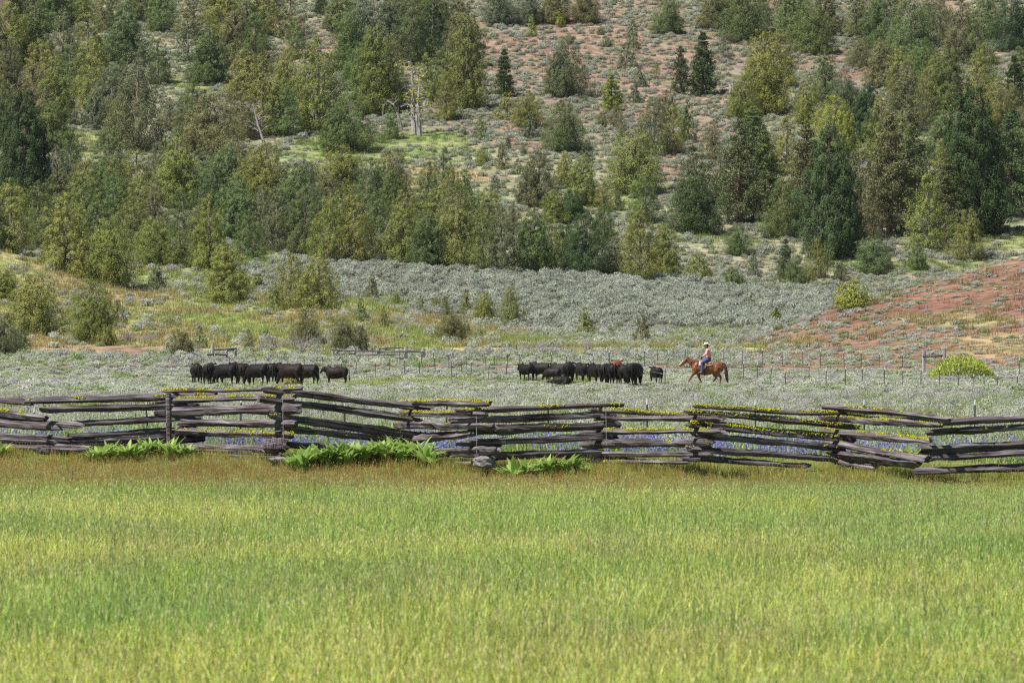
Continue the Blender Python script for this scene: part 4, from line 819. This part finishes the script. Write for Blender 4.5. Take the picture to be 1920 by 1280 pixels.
def cow_meshes(head):  # +x forward, feet at z=0, about 1.35 m at the shoulder
    bm = bmesh.new()
    ring_tube(bm, [(-1.0,0,1.08),(-.9,0,1.05),(-.6,0,.98),(-.2,0,.92),(.25,0,.91),(.6,0,.95),(.82,0,1.0)], [.17,.30,.37,.44,.43,.33,.19], [.18,.29,.36,.41,.41,.38,.22], 18)
    if head == 'up': nk = [(.5,0,1.1),(.8,0,1.14),(1.02,0,1.18)]; hd = [(.98,0,1.24),(1.1,0,1.17),(1.24,0,1.02),(1.34,0,.9)]
    elif head == 'low': nk = [(.55,0,1.0),(.85,0,.85),(1.1,0,.62)]; hd = [(1.05,0,.68),(1.15,0,.55),(1.25,0,.36),(1.32,0,.2)]
    else: nk = [(.5,0,1.08),(.7,.22,1.18),(.74,.48,1.28)]; hd = [(.72,.42,1.32),(.74,.56,1.26),(.77,.72,1.12),(.8,.84,1.02)]
    ring_tube(bm, nk, [.22,.19,.15], [.33,.26,.19], 12, (0,1,0) if head != 'turn' else (1,0,0)); ring_tube(bm, hd, [.12,.125,.09,.075], [.13,.14,.1,.085], 12, (0,1,0) if head != 'turn' else (1,0,0))
    for s in (-1, 1):
        leg(bm, [(.58,s*.2,.95),(.6,s*.21,.68),(.6,s*.2,.42),(.58,s*.19,.2),(.6,s*.19,.07),(.63,s*.19,.0)], [.17,.12,.07,.052,.06,.066])
        leg(bm, [(-.72,s*.2,1.0),(-.7,s*.23,.75),(-.82,s*.21,.5),(-.8,s*.2,.25),(-.76,s*.2,.08),(-.72,s*.2,.0)], [.22,.18,.085,.055,.06,.066])
    ring_tube(bm, [(.75,0,.72),(.5,0,.6),(.2,0,.56)], [.08,.1,.08], [.12,.1,.08], 8)
    body = solidify(bm, 'cow_body', .035, 4)
    h0 = Vector(hd[0]); hv = (Vector(hd[1])-h0).normalized(); sd_ = Vector((0,1,0)) if head != 'turn' else Vector((-1,0,0)); ears = []
    for s in (-1, 1):
        b = bmesh.new(); a = h0+sd_*s*.1+Vector((0,0,.06)); ring_tube(b, [a, a+sd_*s*.1+Vector((0,0,.03)), a+sd_*s*.2+Vector((0,0,.0))], [.03,.062,.01], [.02,.02,.006], 8, (0,0,1)); ears.append(bm_mesh(b, 'cow_ear'))
    b = bmesh.new(); ring_tube(b, [(-1.0,0,1.2),(-1.1,0,1.05),(-1.12,.02,.75),(-1.12,.03,.5),(-1.12,.03,.32)], [.04,.03,.022,.05,.015], [.04,.03,.022,.05,.015], 8, (0,1,0)); tail = bm_mesh(b, 'cow_tail')
    return body, ears, tail, a
CM = {h: cow_meshes(h) for h in ('up', 'low', 'turn')}
cr = random.Random(12)
def cow(px, py, ang, sc, pose, label, group, col=(1,1,1), earmark=False, Y0=250, name='cow'):
    x, y, z = at(px, py+4, Y0); root = empty(name, (x, y, z), math.radians(ang)); sc *= .88; root.scale = (sc*.87, sc*1.02, sc*1.07); tag(root, label, 'cow' if name == 'cow' else 'calf', group)
    body, ears, tail, ta = CM[pose]
    v = cr.uniform(.8, 1.5); c4 = (col[0]*v, col[1]*v, col[2]*v, 1)
    for nm, me in (('body', body), ('ear', ears[0]), ('ear', ears[1]), ('tail', tail)):
        o = link(nm, me, M_cow, root); o.color = c4
    if earmark:
        b = bmesh.new(); bmesh.ops.create_cube(b, size=1); bmesh.ops.scale(b, vec=(.02,.09,.11), verts=b.verts); bmesh.ops.bevel(b, geom=b.edges, offset=.008, segments=1); o = link('ear_tag', bm_mesh(b, 'ear_tag', False), M_tagm, root); o.location = ta+Vector((.02,.12,-.06))
    return root
GL, GR_ = 'black cattle of the left herd', 'black cattle of the right herd'
BR = (1.4,1.05,.92)
cow(369,719,100,.98,'up','black cow seen from behind at the left end of the left herd',GL)
cow(393,721,82,1.02,'up','black cow seen from behind, second from left in the left herd',GL)
cow(403,716,120,.9,'up','black cow half hidden behind the second and third of the left herd',GL)
cow(424,722,138,1.03,'low','broad black cow standing side on, head hidden, third from left in left herd',GL)
cow(449,716,128,1.0,'up','brownish black cow with raised ears behind the broad black one',GL,BR)
cow(459,720,75,.98,'low','brown backed cow seen from behind near the middle of the left herd',GL,BR)
cow(482,721,138,1.02,'low','glossy black cow side on in the middle of the left herd',GL)
cow(508,718,100,.97,'up','black cow facing away right of the middle of the left herd',GL)
cow(532,718,125,1.0,'up','black cow with ears up behind the reddish brown backed one',GL)
cow(546,722,142,1.02,'low','reddish brown backed cow side on behind the yellowish bush',GL,BR)
cow(574,721,150,1.0,'up','black cow side on, rightmost of the packed left herd',GL)
cow(630,720,176,.88,'up','lone dark brown young cow walking left behind the left herd',GL,(1.3,1.1,1.0))
cow(986,711,125,.84,'up','black cow walking left at the head of the right herd',GR_)
cow(1014,711,150,.92,'up','black cow with white ear tag, second from left in right herd',GR_,earmark=True)
cow(1036,714,150,.74,'low','small dusty grey-black calf between two cows of the right herd',GR_,(1.9,1.9,2.0),name='calf')
cow(1050,712,135,.9,'up','dusty black cow partly hidden, left of the large one seen from behind',GR_,(1.8,1.7,1.8),earmark=True)
cow(1067,718,86,1.06,'up','large black cow seen from behind, left of centre in the right herd',GR_)
cow(1092,715,112,.98,'up','black cow facing away to the left in the middle of the right herd',GR_)
cow(1117,719,110,1.0,'up','black cow with tagged ear right of the middle of the right herd',GR_,earmark=True)
cow(1134,720,85,1.0,'low','black cow seen from behind beside the red one',GR_)
cow(1147,720,100,.98,'up','black cow just left of the red cow',GR_)
cow(1157,713,80,1.05,'up','single rusty red cow among the black ones',GR_,(11,4.6,2.6))
cow(1168,720,95,.92,'up','black cow just right of the red cow',GR_)
cow(1182,721,95,1.04,'low','big black cow seen from behind, left one of the rear pair',GR_)
cow(1192,720,75,1.04,'low','big black cow seen from behind, right one of the rear pair',GR_)
cow(1230,718,108,.84,'up','black calf trailing alone between the herd and the horse',GR_,name='calf')
# lying calf
b = bmesh.new(); ring_tube(b, [(-.55,0,.26),(-.35,0,.3),(0,0,.3),(.3,0,.28),(.5,0,.24)], [.12,.24,.27,.22,.12], [.16,.25,.28,.24,.14], 14); ring_tube(b, [(.4,0,.3),(.62,0,.24),(.78,0,.2)], [.12,.09,.08], [.14,.1,.09], 10); ring_tube(b, [(.72,0,.22),(.86,0,.17),(1.02,0,.1)], [.09,.085,.06], [.09,.09,.06], 10)
for s in (-1, 1): leg(b, [(.35,s*.16,.2),(.6,s*.2,.08),(.42,s*.22,.05)], [.09,.055,.04], 1); leg(b, [(-.35,s*.2,.25),(-.1,s*.27,.1),(-.4,s*.3,.05)], [.14,.07,.045], 1)
x, y, z = at(1052, 725, 250); r = empty('calf', (x, y, z+.02), math.radians(172)); tag(r, 'black calf lying down in the grass in front of the right herd', 'calf', GR_); link('body', solidify(b, 'calf_body', .03, 4), M_cow, r)
for s in (-1, 1): b = bmesh.new(); ring_tube(b, [(.74,s*.07,.27),(.72,s*.15,.31),(.7,s*.22,.33)], [.02,.045,.008], [.014,.014,.005], 8, (0,0,1)); link('ear', bm_mesh(b, 'ear'), M_cow, r)
for c in r.children: c.color = (1, 1, 1, 1)
# ------------------------------------------------------------------ horse
M_horse = plain_mat('sorrel_horse_hair', (.13,.045,.018), .42, .35, .3, 2.2, (.25,.095,.034)); M_hdark = plain_mat('dark_horse_hair', (.045,.018,.018), .5, .3, .3, 12, (.09,.035,.03), .3, (1,1,.3)); M_white = plain_mat('white_horse_hair', (.72,.68,.64), .6, .3)
M_leather = plain_mat('saddle_leather', (.30,.15,.075), .5, .35, .3, 8, (.42,.24,.13)); M_dleather = plain_mat('dark_leather', (.07,.035,.022), .5, .35); M_blanket = plain_mat('woven_saddle_blanket', (.42,.27,.25), .9, .1, .3, 14, (.55,.45,.40))
Yh = 326.0; hx = (1250+950/12.8-960)*Yh/F; hz = zt1(hx, Yh)
horse = empty('horse', (hx, Yh, hz), PI); tag(horse, 'saddled sorrel horse with white blaze walking left behind the herd', 'horse')
b = bmesh.new()
ring_tube(b, [(-1.0,0,1.08),(-.92,0,1.07),(-.7,0,1.06),(-.4,0,1.02),(0,0,.97),(.35,0,.99),(.62,0,1.02),(.8,0,1.02)], [.1,.22,.29,.30,.31,.28,.23,.12], [.14,.27,.33,.35,.40,.40,.35,.2], 20)
ring_tube(b, [(.5,0,1.16),(.72,0,1.26),(.92,0,1.38),(1.08,0,1.49)], [.17,.13,.10,.085], [.30,.23,.17,.13], 14)
ring_tube(b, [(1.04,0,1.52),(1.14,0,1.46),(1.28,0,1.33),(1.42,0,1.20),(1.52,0,1.11)], [.085,.098,.08,.062,.055], [.10,.135,.105,.075,.06], 14)
NS, FS = 1, -1   # camera side, far side
leg(b, [(.55,NS*.16,.98),(.66,NS*.17,.74),(.86,NS*.16,.5),(1.0,NS*.155,.26),(1.04,NS*.155,.12),(1.12,NS*.155,.05)], [.19,.12,.07,.05,.05,.05])
leg(b, [(.5,FS*.16,.98),(.46,FS*.17,.7),(.4,FS*.16,.44),(.3,FS*.155,.24),(.22,FS*.155,.12),(.2,FS*.155,.02)], [.19,.12,.07,.05,.05,.055])
leg(b, [(-.68,NS*.17,1.05),(-.6,NS*.2,.82),(-.66,NS*.18,.62),(-.84,NS*.165,.46),(-.8,NS*.16,.24),(-.78,NS*.16,.1),(-.72,NS*.16,.02)], [.26,.21,.13,.075,.05,.05,.055])
leg(b, [(-.66,FS*.17,1.05),(-.5,FS*.2,.82),(-.48,FS*.18,.62),(-.58,FS*.165,.44),(-.42,FS*.16,.24),(-.36,FS*.16,.1),(-.3,FS*.16,.02)], [.26,.21,.13,.075,.05,.05,.055])
link('body', solidify(b, 'horse_body', .024, 4), M_horse, horse)
for s in (-1, 1):
    b = bmesh.new(); ring_tube(b, [(1.05,s*.055,1.58),(1.065,s*.07,1.65),(1.08,s*.065,1.73)], [.03,.035,.006], [.02,.022,.005], 8); link('ear', bm_mesh(b, 'horse_ear'), M_horse, horse)
    b = bmesh.new(); bmesh.ops.create_uvsphere(b, u_segments=10, v_segments=8, radius=.022); o = link('eye', bm_mesh(b, 'horse_eye'), M_eye, horse); o.location = (1.17, s*.088, 1.49)
    b = bmesh.new(); bmesh.ops.create_uvsphere(b, u_segments=8, v_segments=6, radius=.014); o = link('nostril', bm_mesh(b, 'nostril'), M_eye, horse); o.location = (1.53, s*.04, 1.14)
for (hx_, hy_) in ((1.13, .155), (.21, -.155), (-.71, .16), (-.29, -.16)):
    b = bmesh.new(); ring_tube(b, [(hx_,hy_,-.01),(hx_-.02,hy_,.08)], [.068,.055], [.075,.058], 12); link('hoof', bm_mesh(b, 'hoof'), M_hoof, horse)
b = bmesh.new(); ring_tube(b, [(1.18,0,1.545),(1.3,0,1.43),(1.44,0,1.28),(1.545,0,1.17)], [.012,.03,.034,.05], [.02,.025,.025,.045], 10); link('blaze', bm_mesh(b, 'blaze'), M_white, horse)
def ribbon(name, P, w0, mat, parent, th=.012):
    b = bmesh.new(); ring_tube(b, P, [w0]*len(P), [th]*len(P), 6); return link(name, bm_mesh(b, name), mat, parent)
b = bmesh.new(); ring_tube(b, [(1.1,0,1.6),(.98,0,1.54),(.82,.02,1.46),(.66,.03,1.38),(.5,.02,1.33)], [.02,.04,.045,.04,.02], [.03,.05,.055,.05,.02], 8); link('mane', bm_mesh(b, 'mane'), M_horse, horse)
b = bmesh.new(); ring_tube(b, [(-.95,0,1.28),(-1.05,0,1.24),(-1.1,0,1.05),(-1.13,.01,.8),(-1.17,.02,.5),(-1.22,.02,.24),(-1.25,.02,.08)], [.05,.07,.095,.11,.11,.08,.015], [.04,.06,.08,.09,.09,.06,.015], 12); link('tail', bm_mesh(b, 'tail'), M_hdark, horse)
def loop(name, c, rx, rz, yw, mat, parent, th=.014, ax='x'):
    P = []; n = 22
    for i in range(n+1):
        a = 2*PI*i/n
        P.append(Vector(c)+Vector((math.sin(a)*rx*.0, math.cos(a)*yw, math.sin(a)*rz)) + Vector((math.sin(a)*rx, 0, 0)))
    b = bmesh.new(); ring_tube(b, P, [th]*len(P), [th*.8]*len(P), 5, (1,0,0), False); return link(name, bm_mesh(b, name), mat, parent)
loop('noseband', (1.36,0,1.255), .06, .095, .085, M_dleather, horse, .011); loop('cheek_strap', (1.16,0,1.45), -.05, .15, .11, M_dleather, horse, .011)
loop('breast_collar', (.62,0,1.08), -.16, .33, .28, M_dleather, horse, .02)
for s in (1, -1): ribbon('rein', [(1.42,s*.08,1.2),(1.1,s*.11,1.28),(.75,s*.15,1.42),(.4,s*.08,1.58),(.26,s*.05,1.64)], .012, M_dleather, horse)
# saddle
sad = empty('saddle', (hx, Yh, hz+1.36), PI); tag(sad, 'brown western saddle on pale blanket, strapped on the sorrel horse', 'saddle')
def shell(name, y_half, x0, x1, z0, drop, mat, th, lift=0.0):
    """leather or cloth sheet bent over the barrel, with thickness"""
    b = bmesh.new(); n = 12; m = 6; G = []
    for i in range(m+1):
        row = []
        for j in range(n+1):
            a = -1+2*j/n; x = x0+(x1-x0)*i/m; ang = a*y_half; R_ = .345+lift
            row.append(b.verts.new((x + .05*abs(a)**2*0, math.sin(ang)*R_, z0 - (1-math.cos(ang))*(R_+drop) + .03*((i/m-.5)*2)**2)))
        G.append(row)
    for i in range(m):
        for j in range(n): b.faces.new((G[i][j], G[i][j+1], G[i+1][j+1], G[i+1][j]))
    bmesh.ops.recalc_face_normals(b, faces=b.faces); bmesh.ops.solidify(b, geom=b.faces[:], thickness=th)
    return link(name, bm_mesh(b, name), mat, sad)
shell('blanket', 1.2, -.36, .42, .01, .05, M_blanket, .03, .0); shell('skirt', .95, -.30, .34, .05, .04, M_leather, .02, .03)
b = bmesh.new(); ring_tube(b, [(-.28,0,.2),(-.2,0,.09),(0,0,.06),(.16,0,.09),(.24,0,.17)], [.17,.19,.16,.14,.08], [.03,.03,.03,.03,.03], 12); link('seat', bm_mesh(b, 'seat'), M_leather, sad)
b = bmesh.new(); ring_tube(b, [(.24,0,.12),(.27,0,.25),(.28,0,.3),(.28,0,.32)], [.045,.022,.05,.035], [.045,.022,.05,.035], 10); link('horn', bm_mesh(b, 'horn'), M_dleather, sad)
for s in (1, -1):
    b = bmesh.new(); ring_tube(b, [(.04,s*.36,-.1),(.12,s*.39,-.3),(.26,s*.4,-.48)], [.09,.1,.06], [.012,.012,.012], 8, (1,0,0)); link('fender', bm_mesh(b, 'fender'), M_leather, sad)
    P = [Vector((.3, s*.42, -.62))+Vector((math.cos(a)*.012, math.cos(a)*.075, math.sin(a)*.08)) for a in [2*PI*i/14 for i in range(15)]]
    b = bmesh.new(); ring_tube(b, P, [.02]*15, [.012]*15, 6, (1,0,0), False); link('stirrup', bm_mesh(b, 'stirrup'), M_leather, sad)
ribbon('girth', [(.1,.36,-.1),(.1,.36,-.45),(.1,.2,-.78),(.1,0,-.84),(.1,-.2,-.78),(.1,-.36,-.45)], .05, M_dleather, sad, .012)
# ------------------------------------------------------------------ rider
M_skin = plain_mat('sunburnt_skin', (.42,.22,.15), .5, .3); M_shirt = plain_mat('pink_cotton_shirt', (.74,.31,.30), .85, .15, .3, 9, (.82,.40,.38), .4); M_jeans = plain_mat('blue_denim', (.045,.085,.22), .85, .15, .3, 10, (.075,.13,.30), .4)
M_straw = plain_mat('straw_hat', (.74,.68,.50), .8, .2, .3, 20, (.82,.77,.60)); M_boot = plain_mat('brown_boot', (.06,.035,.025), .5, .35); M_hair = plain_mat('dark_hair', (.03,.02,.015), .6, .3)
rid = empty('person', (hx, Yh, hz), PI); tag(rid, 'rider in pink shirt, blue jeans and straw hat sitting on the sorrel horse', 'person')
def hand(bm, w, d, s):
    """palm, four curled fingers and a thumb closed round the rein"""
    w = Vector(w); d = Vector(d).normalized(); side = Vector((0,1,0)); up = d.cross(side); ring_tube(bm, [w, w+d*.05, w+d*.095], [.026,.04,.038], [.02,.018,.015], 8, side)
    for i, L_ in enumerate((.07,.08,.074,.058)):
        a = w+d*.09+side*(-.03+.02*i); ring_tube(bm, [a, a+d*L_*.45, a+d*L_*.55-Vector((0,0,.03)), a+d*L_*.15-Vector((0,0,.045))], [.009,.0088,.0085,.006], [.009,.0088,.0085,.006], 6, side)
    a = w+d*.03+side*s*.035; ring_tube(bm, [a, a+d*.035+side*s*.012-Vector((0,0,.01)), a+d*.065-side*s*.01-Vector((0,0,.025))], [.012,.011,.008], [.012,.011,.008], 6, side)
SH, EL, WR = [], [], []
arms = {1: ((-.06,.19,2.07),(.0,.27,1.80),(.22,.13,1.66)), -1: ((-.06,-.19,2.07),(-.02,-.27,1.80),(.2,-.12,1.66))}
legs_ = {s: ((-.12,s*.12,1.53),(.27,s*.40,1.30),(.26,s*.43,.86),(.27,s*.43,.78)) for s in (1, -1)}
b = bmesh.new()
ring_tube(b, [(-.13,0,1.50),(-.13,0,1.65),(-.11,0,1.85),(-.08,0,2.02),(-.06,0,2.12)], [.16,.15,.17,.18,.08], [.12,.11,.12,.12,.07], 14)
ring_tube(b, [(-.06,0,2.08),(-.03,0,2.17),(-.01,0,2.22)], [.055,.052,.05], [.055,.052,.05], 10)
ring_tube(b, [(0,0,2.16),(.02,0,2.2),(.02,0,2.27),(.01,0,2.35),(0,0,2.41)], [.045,.068,.078,.078,.04], [.06,.09,.1,.1,.05], 14)
ring_tube(b, [(.1,0,2.3),(.135,0,2.255),(.115,0,2.24)], [.012,.018,.012], [.01,.016,.01], 8)     # nose
ring_tube(b, [(.095,0,2.2),(.112,0,2.2)], [.026,.018], [.012,.006], 8)                            # lips
for s in (1, -1):
    sh, el, wr = arms[s]; ring_tube(b, [sh, Vector(sh).lerp(Vector(el), .5), el, Vector(el).lerp(Vector(wr), .4), wr], [.06,.055,.045,.043,.028], [.06,.055,.045,.043,.028], 10)
    hand(b, wr, (.75, -s*.35, -.1), -s)
    h_, k_, a_, f_ = legs_[s]; ring_tube(b, [h_, Vector(h_).lerp(Vector(k_), .5), k_, Vector(k_).lerp(Vector(a_), .35), a_, f_], [.1,.088,.065,.062,.045,.045], [.1,.088,.065,.062,.045,.045], 12)
    ring_tube(b, [(.25,s*.43,.76),(.36,s*.44,.74),(.46,s*.45,.73)], [.045,.048,.03], [.045,.04,.025], 8)
    ring_tube(b, [(0,s*.074,2.27),(-.012,s*.092,2.275)], [.02,.024], [.034,.036], 8, (1,0,0))      # ear
link('body', solidify(b, 'rider_body', .0115, 2, .4), M_skin, rid)
for s in (1, -1):
    b = bmesh.new(); bmesh.ops.create_uvsphere(b, u_segments=8, v_segments=6, radius=.013); o = link('eye', bm_mesh(b, 'eye'), M_eye, rid); o.location = (.098, s*.033, 2.29)
b = bmesh.new()
ring_tube(b, [(-.14,0,1.52),(-.14,0,1.66),(-.13,0,1.84),(-.09,0,2.02),(-.065,0,2.12),(-.055,0,2.135)], [.185,.175,.195,.205,.1,.07], [.145,.135,.145,.145,.09,.07], 16)
for s in (1, -1):
    sh, el, wr = arms[s]; ring_tube(b, [sh, Vector(sh).lerp(Vector(el), .5), el, Vector(el).lerp(Vector(wr), .5), Vector(wr).lerp(Vector(el), .06)], [.085,.075,.066,.056,.046], [.085,.075,.066,.056,.046], 12)
link('shirt', solidify(b, 'shirt', .018, 3), M_shirt, rid)
b = bmesh.new(); ring_tube(b, [(-.14,0,1.57),(-.13,0,1.48),(-.1,0,1.42)], [.19,.19,.14], [.15,.15,.12], 14)
for s in (1, -1):
    h_, k_, a_, f_ = legs_[s]; ring_tube(b, [h_, Vector(h_).lerp(Vector(k_), .5), k_, Vector(k_).lerp(Vector(a_), .35), a_, Vector(a_)+Vector((0,0,-.06))], [.125,.108,.084,.08,.068,.07], [.125,.108,.084,.08,.068,.07], 12)
link('jeans', solidify(b, 'jeans', .02, 3), M_jeans, rid)
for s in (1, -1):
    b = bmesh.new(); ring_tube(b, [(.255,s*.43,.9),(.255,s*.43,.76),(.34,s*.44,.725),(.46,s*.45,.72),(.52,s*.455,.72)], [.058,.06,.058,.05,.02], [.058,.06,.05,.04,.02], 10); link('boot', bm_mesh(b, 'boot'), M_boot, rid)
loop('belt', (-.14,0,1.575), .148, .012, .188, M_dleather, rid, .018)
b = bmesh.new(); ring_tube(b, [(-.05,0,2.19),(-.06,0,2.26),(-.04,0,2.34),(-.01,0,2.39)], [.066,.082,.088,.06], [.05,.075,.085,.06], 12); link('hair', bm_mesh(b, 'hair'), M_hair, rid)
# straw hat: creased crown and a brim rolled up at the sides
hat = empty('hat', (0, 0, 0)); hat.parent = rid; b = bmesh.new(); G = []; n = 28
for q, (r_, z_) in enumerate(((.086,.03),(.1,.0),(.15,-.012),(.2,-.008),(.215,0))):
    G.append([b.verts.new((math.cos(a)*r_*1.12, math.sin(a)*r_*.92, z_ + (abs(math.sin(a))**2*.075 - max(0, math.cos(a))*.03 - max(0, -math.cos(a))*.02)*(q/4)**1.3)) for a in [2*PI*i/n for i in range(n)]])
for A_, B_ in zip(G, G[1:]):
    for i in range(n): b.faces.new((A_[i], A_[(i+1) % n], B_[(i+1) % n], B_[i]))
bmesh.ops.solidify(b, geom=b.faces[:], thickness=.007); br_ = link('brim', bm_mesh(b, 'brim'), M_straw, hat); br_.location = (0, 0, 2.345); br_.rotation_euler = (0, .12, 0)
b = bmesh.new(); G = []
for (r_, z_) in ((.1,.0),(.098,.06),(.088,.11),(.06,.125),(.0301,.105)):
    G.append([b.verts.new((math.cos(a)*r_*1.12, math.sin(a)*r_*.9, z_ + .012*math.cos(2*a)*(z_/.12))) for a in [2*PI*i/n for i in range(n)]])
for A_, B_ in zip(G, G[1:]):
    for i in range(n): b.faces.new((A_[i], A_[(i+1) % n], B_[(i+1) % n], B_[i]))
b.faces.new(G[-1]); o = link('crown_of_hat', bm_mesh(b, 'hat_crown'), M_straw, hat); o.location = (0, 0, 2.345)

# ------------------------------------------------------------------ thin summer haze
hb = bpy.data.meshes.new('haze'); bmh = bmesh.new(); bmesh.ops.create_cube(bmh, size=1); bmesh.ops.scale(bmh, vec=(2500, 2050, 260), verts=bmh.verts); bmesh.ops.translate(bmh, vec=(0, 855, 120), verts=bmh.verts); bmh.to_mesh(hb); bmh.free()
mh, nh, oh = new_mat('thin_air_haze'); pv = N(nh, 'ShaderNodeVolumePrincipled'); pv.inputs['Color'].default_value = (.80, .88, 1, 1); pv.inputs['Density'].default_value = .000018; pv.inputs['Anisotropy'].default_value = 0
nh.links.new(pv.outputs[0], oh.inputs['Volume']); ho = link('haze', hb, mh); tag(ho, 'faint blue haze over the valley and the wooded slope', 'haze', kind='stuff')
